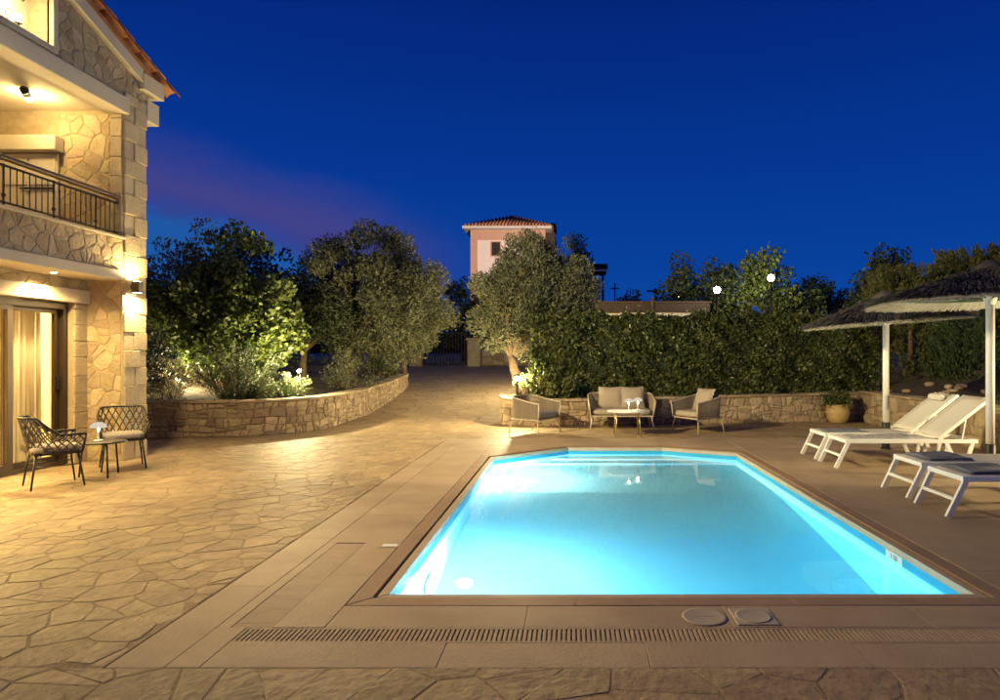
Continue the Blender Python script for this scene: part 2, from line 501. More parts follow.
def link(name, data, parent=None, m=None):
    o = bpy.data.objects.new(name, data)
    COL.objects.link(o)
    if m is not None and data is not None:
        if not data.materials: data.materials.append(m)
    if parent is not None: o.parent = parent
    return o
def part(name, mb, m, parent=None):
    return link(name, mb.mesh(name), parent, m)
def tag(o, label=None, cat=None, group=None, kind=None):
    if label: o['label'] = label
    if cat: o['category'] = cat
    if group: o['group'] = group
    if kind: o['kind'] = kind
    return o
def thing(name, label, cat, loc=(0, 0, 0), rz=0.0, group=None):
    o = bpy.data.objects.new(name, None)
    COL.objects.link(o)
    o.empty_display_size = 0.1
    o.location = loc; o.rotation_euler = (0, 0, rz)
    return tag(o, label, cat, group)
def copy_tree(o, parent=None):
    c = o.copy(); COL.objects.link(c)
    if parent is not None: c.parent = parent
    for ch in list(o.children): copy_tree(ch, c)
    return c
def light(parent, loc, power, col, radius=0.05, kind='POINT', rot=None, spot=120, blend=0.6):
    d = bpy.data.lights.new('lamp_light', kind)
    d.energy = power; d.color = col; d.shadow_soft_size = radius
    if kind in ('POINT', 'SPOT'): d.use_soft_falloff = False
    if kind == 'SPOT':
        d.spot_size = R(spot); d.spot_blend = blend
    o = bpy.data.objects.new('lamp_light', d)
    COL.objects.link(o)
    o.parent = parent; o.location = loc
    if rot: o.rotation_euler = rot
    return o
def G(x, y):
    """ground point seen at photo pixel (x, y)"""
    Y = 650 * CAMH / (y - 356)
    return ((x - 572) * Y / 650, Y)
def AT(x, y, Y):
    return Vector(((x - 572) * Y / 650, Y, CAMH - (y - 356) * Y / 650))

# ---- polygons
def clip(poly, px, py, nx, ny):
    out = []
    n = len(poly)
    for i in range(n):
        a = poly[i]; b = poly[(i + 1) % n]
        da = (a[0] - px) * nx + (a[1] - py) * ny
        db = (b[0] - px) * nx + (b[1] - py) * ny
        if da <= 0: out.append(a)
        if (da < 0 < db) or (db < 0 < da):
            t = da / (da - db)
            out.append((a[0] + (b[0] - a[0]) * t, a[1] + (b[1] - a[1]) * t))
    return out
def area(p):
    return 0.5 * sum(p[i][0] * p[(i + 1) % len(p)][1] - p[(i + 1) % len(p)][0] * p[i][1] for i in range(len(p)))
def inset(poly, d):
    res = list(poly); n = len(poly)
    for i in range(n):
        a = poly[i]; b = poly[(i + 1) % n]
        ex, ey = b[0] - a[0], b[1] - a[1]
        L = math.hypot(ex, ey)
        if L < 1e-6: continue
        nx, ny = ey / L, -ex / L
        res = clip(res, a[0] - nx * d, a[1] - ny * d, nx, ny)
        if len(res) < 3: return []
    return res
def voronoi(domain, size, rng, asp=1.0, jit=0.9, keep=None):
    """cells of a jittered grid of seeds, clipped to a convex domain"""
    xs = [p[0] for p in domain]; ys = [p[1] for p in domain]
    sx, sy = size * asp, size
    pts = []
    j = 0; y = min(ys) - sy
    while y < max(ys) + sy:
        x = min(xs) - sx + (sx / 2 if j % 2 else 0)
        while x < max(xs) + sx:
            pts.append((x + (rng.random() - 0.5) * jit * sx, y + (rng.random() - 0.5) * jit * sy))
            x += sx
        y += sy; j += 1
    P = np.array(pts)
    cells = []
    for i, p in enumerate(pts):
        if keep and not keep(p): continue
        d = ((P - P[i]) ** 2).sum(1)
        nb = np.argsort(d)[1:22]
        poly = list(domain)
        for k in nb:
            q = P[k]
            nx, ny = q[0] - p[0], q[1] - p[1]
            poly = clip(poly, (p[0] + q[0]) / 2, (p[1] + q[1]) / 2, nx, ny)
            if len(poly) < 3: break
        if len(poly) >= 3 and abs(area(poly)) > 0.06 * sx * sy:
            cells.append(poly)
    return cells
def rubble(u0, u1, H, size, rng):
    """blocks of a rubble wall: wavy courses of uneven height, uneven widths, tilted joints"""
    rows = [0.0]
    while rows[-1] < H - size * 0.35:
        rows.append(min(H, rows[-1] + size * rng.uniform(0.6, 1.35)))
    rows[-1] = H
    ph = [(rng.uniform(0, 6), rng.uniform(0.8, 2.2), rng.uniform(0.1, 0.24)) for _ in rows]
    def zr(k, u):
        if k == 0: return 0.0
        if k == len(rows) - 1: return H
        a_, f_, m_ = ph[k]
        return rows[k] + size * m_ * math.sin(a_ + f_ * u * 3.1) + size * 0.12 * math.sin(a_ * 2 + 7.3 * u)
    out = []
    for k in range(len(rows) - 1):
        u = u0; tl = 0.0
        while u < u1 - 0.02:
            w_ = size * rng.choice((0.55, 0.8, 1.0, 1.3, 1.7)) * rng.uniform(0.85, 1.2)
            u2 = u + w_ if u + w_ < u1 - size * 0.4 else u1
            tr = rng.uniform(-0.22, 0.22) * size if u2 < u1 else 0.0
            p = [(u - tl, zr(k, u)), (u2 - tr, zr(k, u2)), (u2 + tr, zr(k + 1, u2)), (u + tl, zr(k + 1, u))]
            if w_ > size * 1.1 and rng.random() < 0.35 and rows[k + 1] - rows[k] > size * 0.75:   # split one block into two thin ones
                m0 = 0.5 * (p[0][1] + p[3][1]) + rng.uniform(-.02, .02); m1_ = 0.5 * (p[1][1] + p[2][1]) + rng.uniform(-.02, .02)
                out.append([p[0], p[1], ((p[1][0] + p[2][0]) / 2, m1_), ((p[0][0] + p[3][0]) / 2, m0)])
                out.append([((p[0][0] + p[3][0]) / 2, m0), ((p[1][0] + p[2][0]) / 2, m1_), p[2], p[3]])
            else:
                c_ = rng.uniform(0.0, 0.3)       # knock a corner off
                if rng.random() < 0.6:
                    q = rng.randrange(4); a_, b_, d_ = p[q - 1], p[q], p[(q + 1) % 4]
                    p = p[:q] + [(b_[0] + (a_[0] - b_[0]) * c_, b_[1] + (a_[1] - b_[1]) * c_), (b_[0] + (d_[0] - b_[0]) * c_, b_[1] + (d_[1] - b_[1]) * c_)] + p[q + 1:]
                out.append(p)
            u = u2; tl = tr
    return out
def rough_poly(poly, rng, amt=0.05, minlen=0.12):
    out = []
    n = len(poly)
    for i in range(n):
        a = poly[i]; b = poly[(i + 1) % n]
        L = math.hypot(b[0] - a[0], b[1] - a[1])
        out.append(a)
        if L > minlen:
            t = 0.35 + 0.3 * rng.random()
            k = (rng.random() - 0.65) * amt
            out.append((a[0] + (b[0] - a[0]) * t - (b[1] - a[1]) * k, a[1] + (b[1] - a[1]) * t + (b[0] - a[0]) * k))
    return out
def stone(poly, fn, depth, rng, bev=0.02, wob=0.15, base=-0.01):
    """stone over polygon poly; fn(u, v, d) gives the 3D point"""
    n = len(poly)
    cx = sum(p[0] for p in poly) / n; cy_ = sum(p[1] for p in poly) / n
    sz = math.sqrt(abs(area(poly))) + 1e-6
    k1 = 1 - 0.35 * bev / sz * 2; k2 = 1 - bev / sz * 2
    vs_ = [fn(p[0], p[1], base) for p in poly]
    vs_ += [fn(cx + (p[0] - cx) * k1, cy_ + (p[1] - cy_) * k1, depth * (0.70 + 0.1 * rng.random())) for p in poly]
    vs_ += [fn(cx + (p[0] - cx) * k2, cy_ + (p[1] - cy_) * k2, depth * (1 + wob * (rng.random() - 0.5))) for p in poly]
    vs_.append(fn(cx, cy_, depth * (1 + wob * rng.random())))
    fs = []
    for r in (0, 1):
        for i in range(n):
            j = (i + 1) % n
            fs.append((r * n + i, r * n + j, (r + 1) * n + j, (r + 1) * n + i))
    for i in range(n):
        fs.append((2 * n + i, 2 * n + (i + 1) % n, 3 * n))
    return vs_, fs
def stones_on(parent, fn, domain, size, m, name='stone', depth=0.03, gap=0.012, asp=1.2, seed=1, bev=0.02, amt=0.06, keep=None, clipfn=None, jit=1.3):
    rng = random.Random(seed)
    for c in voronoi(domain, size, rng, asp, jit, keep):
        p = inset(c, gap)
        if len(p) < 3 or abs(area(p)) < 0.0025: continue
        p = rough_poly(p, rng, amt, size * 0.25)
        mb = MB(); mb.add(*stone(p, fn, depth * (0.75 + 0.5 * rng.random()), rng, bev))
        part(name, mb, m, parent)
def plane_fn(O, U, V, N):
    O, U, V, N = Vector(O), Vector(U), Vector(V), Vector(N)
    return lambda u, v, d: O + U * u + V * v + N * d
def rect(u0, v0, u1, v1):
    return [(u0, v0), (u1, v0), (u1, v1), (u0, v1)]

# ------------------------------------------------------------------ ground
def gz(y):
    if y < 15.5: return 0.0
    if y < 34: return 0.072 * (y - 15.5)
    return 0.072 * 18.5 + (y - 34) * 0.012
POOL = [(-1.10, 3.89), (2.41, 3.89), (2.41, 9.55), (1.40, 10.10), (-0.06, 10.10), (-1.10, 9.15)]
def offset_poly(poly, d):
    n = len(poly); out = []
    for i in range(n):
        a = Vector(poly[i - 1]); b = Vector(poly[i]); c = Vector(poly[(i + 1) % n])
        e1 = (b - a).normalized(); e2 = (c - b).normalized()
        n1 = Vector((e1.y, -e1.x)); n2 = Vector((e2.y, -e2.x))
        m_ = (n1 + n2).normalized()
        k = d / max(0.2, m_.dot(n1))
        out.append((b.x + m_.x * k, b.y + m_.y * k))
    return out
HX0, HX1, HY0, HY1 = -1.29, 2.60, 3.70, 10.29
gxs = [-400, -120, -40, -20, -12, -8, -5, -3, HX0, 0.6, HX1, 4, 6, 9, 14, 22, 45, 130, 400]
gys = [-60, -10, 0, 2, HY0, 5, 7, 9, HY1, 12, 14, 15.5] + [17 + 2 * i for i in range(9)] + [34, 45, 60, 100, 200, 500, 1200]
mb = MB()
for j, y in enumerate(gys):
    for x in gxs:
        mb.v.append((x, y, gz(y) - 0.014))
nx_ = len(gxs)
for j in range(len(gys) - 1):
    for i in range(nx_ - 1):
        if gxs[i] >= HX0 and gxs[i + 1] <= HX1 and gys[j] >= HY0 and gys[j + 1] <= HY1: continue
        a = j * nx_ + i
        mb.f.append((a, a + 1, a + nx_ + 1, a + nx_)); mb.sm.append(False)
patio = tag(part('patio', mb, M['paving'], None), kind='structure')

mbm = MB().prism(rect(-7.3, 0.4, -2.135, 15.4), -0.02, 0.0007).prism(rect(-2.13, 0.4, 6.2, 2.955), -0.02, 0.0007).prism(rect(-2.13, 11.22, 6.2, 14.2), -0.02, 0.0007)
part('mortar_bed', mbm, M['mortar'], patio)
# flagstones: single pieces where they show, one part beyond
FLAT = lambda u, v, d: Vector((u, v, d))
rng = random.Random(21)
flags = []
# line of the low garden wall on the left
LW = [(-12.0, 11.05), (-9.0, 11.15), (-7.3, 11.26), (-6.3, 11.33), (-5.65, 11.5), (-5.16, 11.9), (-4.85, 12.5), (-4.78, 13.1), (-4.82, 14.2), (-4.88, 15.2), (-4.95, 17.0), (-5.1, 19.0), (-5.3, 20.8), (-5.6, 22.0), (-6.3, 23.0), (-8.0, 23.6), (-12, 24)]
def left_ok(p):
    x, y = p
    if x < -6.4 and y > 4.4: return x > -7.0 and y < 11.3 and not (x < -6.05 and y > 8.6 and y < 9.3)
    if y > 11.0 and x < -4.9: return False
    return True
for dom, size, asp, kp in ((rect(-7.3, 2.965, -2.135, 15.4), 0.175, 1.5, left_ok), (rect(-7.3, 0.4, 6.2, 2.955), 0.245, 1.5, None), (rect(-2.13, 11.22, 6.2, 14.2), 0.40, 1.3, None)):
    for c in voronoi(dom, size, rng, asp, 1.7, kp):
        p = inset(c, 0.0042)
        if len(p) < 3 or abs(area(p)) < 0.006: continue
        cx = sum(q[0] for q in p) / len(p); cyy = sum(q[1] for q in p) / len(p)
        px = 572 + cx * 650 / cyy; py = 356 + 650 * CAMH / cyy
        vis = -25 < px < 1020 and py < 725
        flags.append((abs(area(p)) / cyy ** 3 if vis else 0, p))
flags.sort(key=lambda t: -t[0])
rest = MB()
for i, (w_, p) in enumerate(flags):
    p = rough_poly(p, rng, 0.07, 0.10)
    g = stone(p, FLAT, 0.0018 + 0.0026 * rng.random(), rng, 0.010, 0.7, -0.012)
    if i < 300:
        q = MB(); q.add(*g)
        part('flagstone', q, M['flag'], patio)
    else:
        rest.add(*g)
tag(part('flagstone_field', rest, M['flag'], patio), kind='stuff')

# ------------------------------------------------------------------ pool deck, coping, pool
mb = MB()
o1 = offset_poly(POOL, 0.19)
deck = tag(part('pool_deck', MB().box((-2.12, 2.97, -0.06), (-1.9, 3.2, -0.03)), M['mortar'], None), kind='structure')
slabrng = random.Random(5)
def slab(poly, top=0.0, name='slab', m=None, parent=None, h=0.05, bev=0.0025):
    p = inset(poly, 0.0008)
    if len(p) < 3 or abs(area(p)) < 0.002: return
    n = len(p); t = inset(p, bev)
    q = MB()
    tz = top + slabrng.uniform(-0.0012, 0.0012)
    if len(t) == n:
        q.add([(a[0], a[1], top - h) for a in p] + [(a[0], a[1], tz - bev * 0.7) for a in p] + [(a[0], a[1], tz) for a in t],
              [tuple(range(n - 1, -1, -1))] + [(r * n + i, r * n + (i + 1) % n, (r + 1) * n + (i + 1) % n, (r + 1) * n + i) for r in (0, 1) for i in range(n)] + [tuple(range(2 * n, 3 * n))])
    else:
        q.prism(p, top - h, tz)
    return part(name, q, m or M['slab'], parent or deck)
CX0, CX1, CY0, CY1 = -1.295, 2.605, 3.695, 10.295
DX0, DY0, DX1, DY1 = -2.13, 2.96, 6.2, 11.21
# outer band on the left
y = DY0
while y < DY1 - 0.05:
    y2 = min(y + 1.05, DY1); slab(rect(DX0, y, -1.86, y2)); y = y2
# second column on the left
ys_ = [DY0, 3.40, 4.95, 5.85, 6.75, 7.65, 8.55, 9.45, 10.3, DY1]
for a, b in zip(ys_[:-1], ys_[1:]):
    if a == 3.40:
        for (c, d) in ((3.40, 4.2), (4.2, 4.95)):
            slab(rect(-1.86, c, -1.785, d)); slab(rect(-1.57, c, CX0, d))
    else:
        slab(rect(-1.86, a, -1.70, b) if a == DY0 else rect(-1.86, a, CX0, b))
# front rows, before and behind the drain channel
for a, b in ((-1.70, -0.62), (-0.62, 0.36), (0.36, 1.38), (1.38, 2.4), (2.4, 3.4), (3.4, 4.4), (4.4, 5.4), (5.4, DX1)):
    slab(rect(a, DY0, b, 3.222))
for a, b in ((CX0, -0.25), (-0.25, 0.85), (0.85, 1.9), (1.9, CX1)):
    slab(rect(a, 3.398, b, CY0))
slab(rect(-1.57, 3.398, CX0, 3.40 + 0.004)) 
# right field
xs_ = [CX1, 3.2, 3.8, 4.4, 5.0, 5.6, DX1]
for i, (a, b) in enumerate(zip(xs_[:-1], xs_[1:])):
    y = 3.398; first = True
    while y < DY1 - 0.02:
        st = 0.9 if not first else (0.45 if i % 2 else 0.9)
        y2 = min(y + st, DY1); first = False
        slab(rect(a, y, b, y2)); y = y2
# far row
for a, b in ((CX0, -0.4), (-0.4, 0.5), (0.5, 1.4), (1.4, CX1)):
    slab(rect(a, CY1, b, DY1))
# corners between the chamfers and the rectangle
slab([o1[4], (CX0, CY1), o1[5]] if area([o1[4], (CX0, CY1), o1[5]]) > 0 else [o1[5], (CX0, CY1), o1[4]])
slab([o1[3], o1[2], (CX1, CY1)] if area([o1[3], o1[2], (CX1, CY1)]) > 0 else [(CX1, CY1), o1[2], o1[3]])
# coping ring pieces
def ring(d0, d1, top, name, m, h, cut=1.2):
    a = offset_poly(POOL, d0); b = offset_poly(POOL, d1); n = len(a)
    for i in range(n):
        j = (i + 1) % n
        L = math.hypot(a[j][0] - a[i][0], a[j][1] - a[i][1])
        k = max(1, round(L / cut))
        for s_ in range(k):
            t0, t1 = s_ / k, (s_ + 1) / k
            f = lambda P, Q, t: (P[0] + (Q[0] - P[0]) * t, P[1] + (Q[1] - P[1]) * t)
            q = [f(a[i], a[j], t0), f(b[i], b[j], t0), f(b[i], b[j], t1), f(a[i], a[j], t1)]
            if area(q) < 0: q = q[::-1]
            slab(q, top, name, m, None, h)
ring(0.072, 0.19, 0.001, 'coping_stone', M['coping'], 0.06)
ring(-0.004, 0.055, -0.006, 'coping_lip', M['lip'], 0.05, 1.6)
mbc = MB()
a_ = offset_poly(POOL, 0.054); b_ = offset_poly(POOL, 0.075)
for i in range(6):
    j = (i + 1) % 6
    mbc.add([(a_[i][0], a_[i][1], -0.028), (b_[i][0], b_[i][1], -0.028), (b_[j][0], b_[j][1], -0.028), (a_[j][0], a_[j][1], -0.028)], [(0, 1, 2, 3)])
part('groove_bottom', mbc, M['dark'], deck)

# basin: walls, band, floor, steps
PZ, WZ = -1.42, -0.10
n = 6
basin = tag(part('pool_basin', MB().add([(p[0], p[1], PZ) for p in POOL], [tuple(range(n))]), M['pool'], None), kind='structure')
w = MB()
for i in range(n):
    j = (i + 1) % n
    a, b = POOL[i], POOL[j]
    w.add([(a[0], a[1], PZ), (b[0], b[1], PZ), (b[0], b[1], -0.125), (a[0], a[1], -0.125)], [(3, 2, 1, 0)])
part('basin_wall', w, M['pool'], basin)
o0 = offset_poly(POOL, -0.004)
for i in range(n):
    j = (i + 1) % n
    a, b = o0[i], o0[j]
    c, d = offset_poly(POOL, 0.05)[i], offset_poly(POOL, 0.05)[j]
    q = MB().add([(a[0], a[1], -0.155), (b[0], b[1], -0.155), (b[0], b[1], -0.054), (a[0], a[1], -0.054), (c[0], c[1], -0.155), (d[0], d[1], -0.155), (d[0], d[1], -0.054), (c[0], c[1], -0.054)],
                 [(3, 2, 1, 0), (0, 1, 5, 4), (2, 3, 7, 6)])
    part('band_tile', q, M['pooltile'], basin)
for k, (yy, zt) in enumerate(((9.84, -0.30), (9.58, -0.44))):
    p = clip(offset_poly(POOL, -0.002), 0, yy, 0, -1)
    p = [(x, y_) for x, y_ in p]
    if area(p) < 0: p = p[::-1]
    part('pool_step', MB().prism(p, PZ + 0.002 * (k + 1), zt), M['pool'], basin)
sh_ = clip(offset_poly(POOL, -0.001), 0, 7.75, 0, -1)
if area(sh_) < 0: sh_ = sh_[::-1]
part('pool_shelf', MB().prism(sh_, PZ + 0.001, -0.58), M['pool'], basin)
part('pool_slope', MB().add([(-1.098, 7.752, -0.58), (2.408, 7.752, -0.58), (2.408, 4.1, PZ + 0.003), (-1.098, 4.1, PZ + 0.003)], [(0, 3, 2, 1)]), M['pool'], basin)
water = MB()
wp = offset_poly(POOL, 0.02)
water.prism(wp, PZ - 0.05, WZ)
tag(part('pool_water', water, M['water'], None), kind='structure')

# underwater lamps on the left wall
for k, (yy, zz, pw) in enumerate(((4.95, -0.70, 255), (8.45, -0.36, 400))):
    t = thing('pool_lamp', 'round white underwater lamp in the pool wall ' + ('near the depth marker end' if k == 0 else 'beside the pool steps'), 'pool lamp', (-1.10, yy, zz), 0, 'underwater pool lamps')
    q = MB().lathe([(0.02, 0.0), (0.14, 0.0), (0.145, 0.015), (0.13, 0.025), (0.115, 0.027)], seg=20)
    q.v = [(v[2], v[0], v[1]) for v in q.v]
    part('lamp_rim', q, M['white'], t)
    q = MB().lathe([(0.01, 0.026), (0.143, 0.026), (0.12, 0.036), (0.02, 0.042)], seg=20)
    q.v = [(v[2], v[0], v[1]) for v in q.v]
    part('lens', q, M['poolbulb'], t)
    light(t, (0.28 if k == 0 else 0.16, 0, 0), pw, (0.80, 0.95, 1.0) if k == 0 else (1.0, 0.96, 0.86), 0.06)

# depth sign on the right wall
sg = thing('depth_sign', 'pale square depth marker tile with dark numerals on the pool wall', 'sign', (2.406, 4.85, -0.075))
part('sign_tile', MB().box((-0.006, -0.125, -0.075), (-0.0005, 0.125, 0.022)), M['sign'], sg)
def text_mesh(txt, size):
    cu = bpy.data.curves.new('numerals', 'FONT')
    cu.body = txt; cu.size = size; cu.align_x = 'CENTER'; cu.align_y = 'CENTER'; cu.extrude = 0.0006
    o = bpy.data.objects.new('tmp_text', cu); COL.objects.link(o)
    dg = bpy.context.evaluated_depsgraph_get()
    me = bpy.data.meshes.new_from_object(o.evaluated_get(dg))
    bpy.data.objects.remove(o)
    return me
tm = text_mesh('1.50', 0.062)
to = link('depth_numerals', tm, sg, M['ink'])
to.location = (-0.0072, 0.0, -0.012)
to.rotation_euler = (R(90), 0, R(-90))

# drain channels
gr = thing('drain_grate', 'long slotted drain grate set into the deck in front of the pool', 'drain grate', (0, 3.31, 0))
part('channel', MB().box((-1.72, -0.088, -0.05), (3.4, 0.088, -0.045)), M['dark'], gr)
for s_ in (-1, 1):
    part('grate_edge', MB().box((-1.70, s_ * 0.078 - 0.008, -0.04), (3.4, s_ * 0.078 + 0.008, -0.001)), M['grate'], gr)
me_a = MB().box((-0.0085, -0.070, -0.03), (0.0085, 0.070, -0.0015), 0.0015).mesh('slat')
me_b = MB().box((-0.0112, -0.070, -0.03), (0.0112, 0.070, -0.0015), 0.0018).mesh('slat')
me_a.materials.append(M['grate']); me_b.materials.append(M['grate'])
x = -1.69
while x < 3.38:
    link('slat', me_a if x < 1.5 else me_b, gr).location = (x, 0, 0)
    x += 0.025
part('grate_fill', MB().box((3.4, -0.086, -0.04), (6.2, 0.086, -0.001)), M['slab'], gr)
gl_ = thing('side_grate', 'short dusty slotted grate in the deck beside the pool corner', 'drain grate', (-1.6775, 4.17, 0))
part('channel', MB().box((-0.105, -0.77, -0.05), (0.105, 0.77, -0.045)), M['dark'], gl_)
me_c = MB().box((-0.1064, -0.0112, -0.03), (0.1064, 0.0112, -0.0015), 0.0018).mesh('slat'); me_c.materials.append(M['grate'])
y = -0.755
while y < 0.765:
    link('slat', me_c, gl_).location = (0, y, 0); y += 0.025

# lids
t = thing('round_lid', 'round beige plastic skimmer lid lying flush beside the drain grate', 'lid', (0.72, 3.535, 0.0))
part('lid', MB().lathe([(0.115, 0.0), (0.121, 0.002), (0.119, 0.005), (0.105, 0.0055), (0.10, 0.0045), (0.02, 0.005)], seg=40), M['lid'], t)
part('handle_slot', MB().box((-0.05, -0.006, 0.0052), (0.05, 0.006, 0.0062)), M['grate'], t)
t = thing('square_lid', 'square beige plastic access lid with round cover on the deck', 'lid', (0.985, 3.53, 0.0))
part('frame', MB().box((-0.112, -0.112, 0.0), (0.112, 0.112, 0.008), 0.003), M['lid'], t)
part('lid', MB().lathe([(0.098, 0.007), (0.098, 0.0105), (0.088, 0.0115), (0.084, 0.0105), (0.02, 0.0095)], seg=36), M['lid'], t)
t = thing('small_plate', 'small white rectangular cover plate on the deck left of the pool', 'plate', (-1.36, 4.86, 0.0))
part('plate', MB().box((-0.075, -0.045, 0.0), (0.075, 0.045, 0.004), 0.001), M['lid'], t)
part('plate_insert', MB().box((-0.055, -0.03, 0.0042), (0.055, 0.03, 0.0058)), M['white'], t)

# ------------------------------------------------------------------ the stone house
house = thing('stone_house', 'two storey stone house with tiled gable, balcony and sliding glass door', 'house', (-6.05, 9.3, 0))
HO = Vector((-6.05, 9.3, 0))
def hpart(name, mb, m, parent=None):
    mb.v = [(v[0] - HO.x, v[1] - HO.y, v[2]) for v in mb.v]
    return part(name, mb, m, parent or house)
def hfn(O, U, V, N):
    return plane_fn(Vector(O) - HO, U, V, N)
FX = -6.05
wall = hpart('wall', MB().box((-8.5, 8.8, 0), (FX - 0.03, 9.27, 5.02)), M['hmortar'])
hpart('door_wall', MB().box((-6.87, 8.562, 0.0), (-6.575, 8.8, 2.44)).box((-6.87, 5.4, 2.12), (-6.575, 8.562, 2.44)).box((-6.87, 5.4, 0), (-6.575, 6.04, 2.12)), M['hmortar'])
hpart('near_pier', MB().box((-8.5, 4.9, 0), (FX - 0.03, 5.4, 5.02)), M['hmortar'])
hpart('side_wall', MB().box((-8.0, -4.0, 0), (-7.7, 4.9, 5.2)).box((-14, 9.0, 0), (-8.5, 9.26, 5.02)), M['hmortar'])
slab_o = hpart('balcony_slab', MB().box((-7.7, 5.4, 2.44), (FX + 0.03, 8.74, 2.57), 0.008), M['plaster'])
hpart('parapet', MB().box((-6.25, 5.4, 2.57), (FX - 0.03, 8.8, 3.0)), M['hmortar'])
hpart('parapet_cap', MB().box((-6.27, 5.4, 3.0), (FX + 0.015, 8.8, 3.025)), M['plaster'])
hpart('beam', MB().box((-6.32, 4.9, 4.70), (FX + 0.04, 8.84, 4.92), 0.008), M['plaster'])
hpart('loggia_ceiling', MB().box((-7.75, 5.4, 4.74), (-6.32, 8.8, 4.9)), M['plaster'])
hpart('loggia_back_wall', MB().box((-8.0, 5.4, 2.57), (-7.75, 8.8, 4.9)), M['plaster'])
# gable
RS = 0.355                                   # roof slope
RY, RZ0 = 7.1, 5.28                          # ridge line y, underside of rake at y=9.05
def rz(y): return RZ0 + RS * (9.05 - abs(y - RY) - RY)
gab = [(8.84, 4.92), (9.27, 4.92), (9.27, rz(9.27)), (RY, rz(RY)), (4.93, rz(4.93)), (4.93, 4.92)]
WY0, WY1, WZ0, WZ1 = 6.86, 7.56, 5.03, 5.66   # gable window
def gwall(poly):
    q = MB(); n = len(poly)
    q.add([(-6.32, a, b) for a, b in poly] + [(FX - 0.03, a, b) for a, b in poly],
          [tuple(range(n)), tuple(range(2 * n - 1, n - 1, -1))] + [(i, n + i, n + (i + 1) % n, (i + 1) % n) for i in range(n)])
    return q
hpart('gable_wall', gwall([(9.27, 4.92), (9.27, rz(9.27)), (WY1, rz(WY1)), (WY1, 4.92)]), M['hmortar'])
hpart('gable_wall', gwall([(WY0, 4.92), (WY0, rz(WY0)), (4.93, rz(4.93)), (4.93, 4.92)]), M['hmortar'])
hpart('gable_wall', gwall([(WY1, 4.92), (WY1, WZ0), (WY0, WZ0), (WY0, 4.92)]), M['hmortar'])
hpart('gable_wall', gwall([(WY1, WZ1), (WY1, rz(WY1)), (RY, rz(RY)), (WY0, rz(WY0)), (WY0, WZ1)]), M['hmortar'])
hpart('gable_back', MB().box((-6.36, WY0 - 0.1, WZ0 - 0.1), (-6.325, WY1 + 0.1, WZ1 + 0.1)), M['plaster'])
# stones of the walls
stones_on(wall, hfn((FX - 0.03, 8.8, 0), (-1, 0, 0), (0, 0, 1), (0, -1, 0)), rect(0.02, 0.0, 0.52, 2.44), 0.165, M['hstone'], depth=0.009, gap=0.0035, asp=1.15, seed=3)
stones_on(wall, hfn((FX - 0.03, 8.8, 0), (-1, 0, 0), (0, 0, 1), (0, -1, 0)), rect(0.17, 2.60, 0.86, 4.70), 0.17, M['hstone'], depth=0.009, gap=0.0035, asp=1.15, seed=4)
stones_on(house, hfn((FX - 0.06, 4.9, 0), (-1, 0, 0), (0, 0, 1), (0, -1, 0)), rect(0.02, 0.0, 1.62, 5.0), 0.26, M['hstone'], depth=0.009, gap=0.0035, asp=1.2, seed=14)
rngq = random.Random(9)
z = 2.58
while z < 4.66:                                # smooth ashlar strip beside the balcony opening
    h_ = 0.24 + 0.04 * rngq.random(); z2 = min(z + h_, 4.69)
    q = MB().box((FX - 0.19, 8.772, z + 0.004), (FX - 0.032, 8.802, z2 - 0.004), 0.004)
    hpart('ashlar', q, M['quoin'], wall); z = z2
# jamb stones beside the sliding door
z = 0.0
while z < 2.10:
    h_ = 0.2 + 0.07 * rngq.random(); z2 = min(z + h_, 2.115)
    q = MB().box((-6.60, 8.566, z + 0.004), (-6.555, 8.797, z2 - 0.004), 0.006)
    hpart('jamb_stone', q, M['quoin'], wall); z = z2
hpart('lintel', MB().box((-6.62, 5.5, 2.122), (-6.52, 8.798, 2.30), 0.008), M['plaster'])
stones_on(house, hfn((-6.575, 8.79, 2.302), (0, -1, 0), (0, 0, 1), (1, 0, 0)), rect(0.0, 0.0, 3.3, 0.135), 0.16, M['hstone'], depth=0.012, gap=0.004, asp=1.7, seed=12)
# quoin blocks of both piers
for y0, y1, seed in ((8.805, 9.272, 1), (4.9, 5.4, 2)):
    rq = random.Random(seed); z = 0.0; k = 0
    while z < 5.0:
        h_ = 0.235 + 0.05 * rq.random(); z2 = min(z + h_, 5.01)
        mid = y0 + (y1 - y0) * (0.62 if k % 2 else 0.40) + 0.02 * rq.random()
        for (a, b, d) in ((y0, mid, 0.022 if k % 2 else 0.010), (mid, y1, 0.008 if k % 2 else 0.022)):
            q = MB().box((FX - 0.05, a + 0.003, z + 0.003), (FX - 0.03 + d + 0.012 * rq.random(), b - 0.003, z2 - 0.003), 0.008)
            hpart('quoin', q, M['quoin'])
        z = z2; k += 1
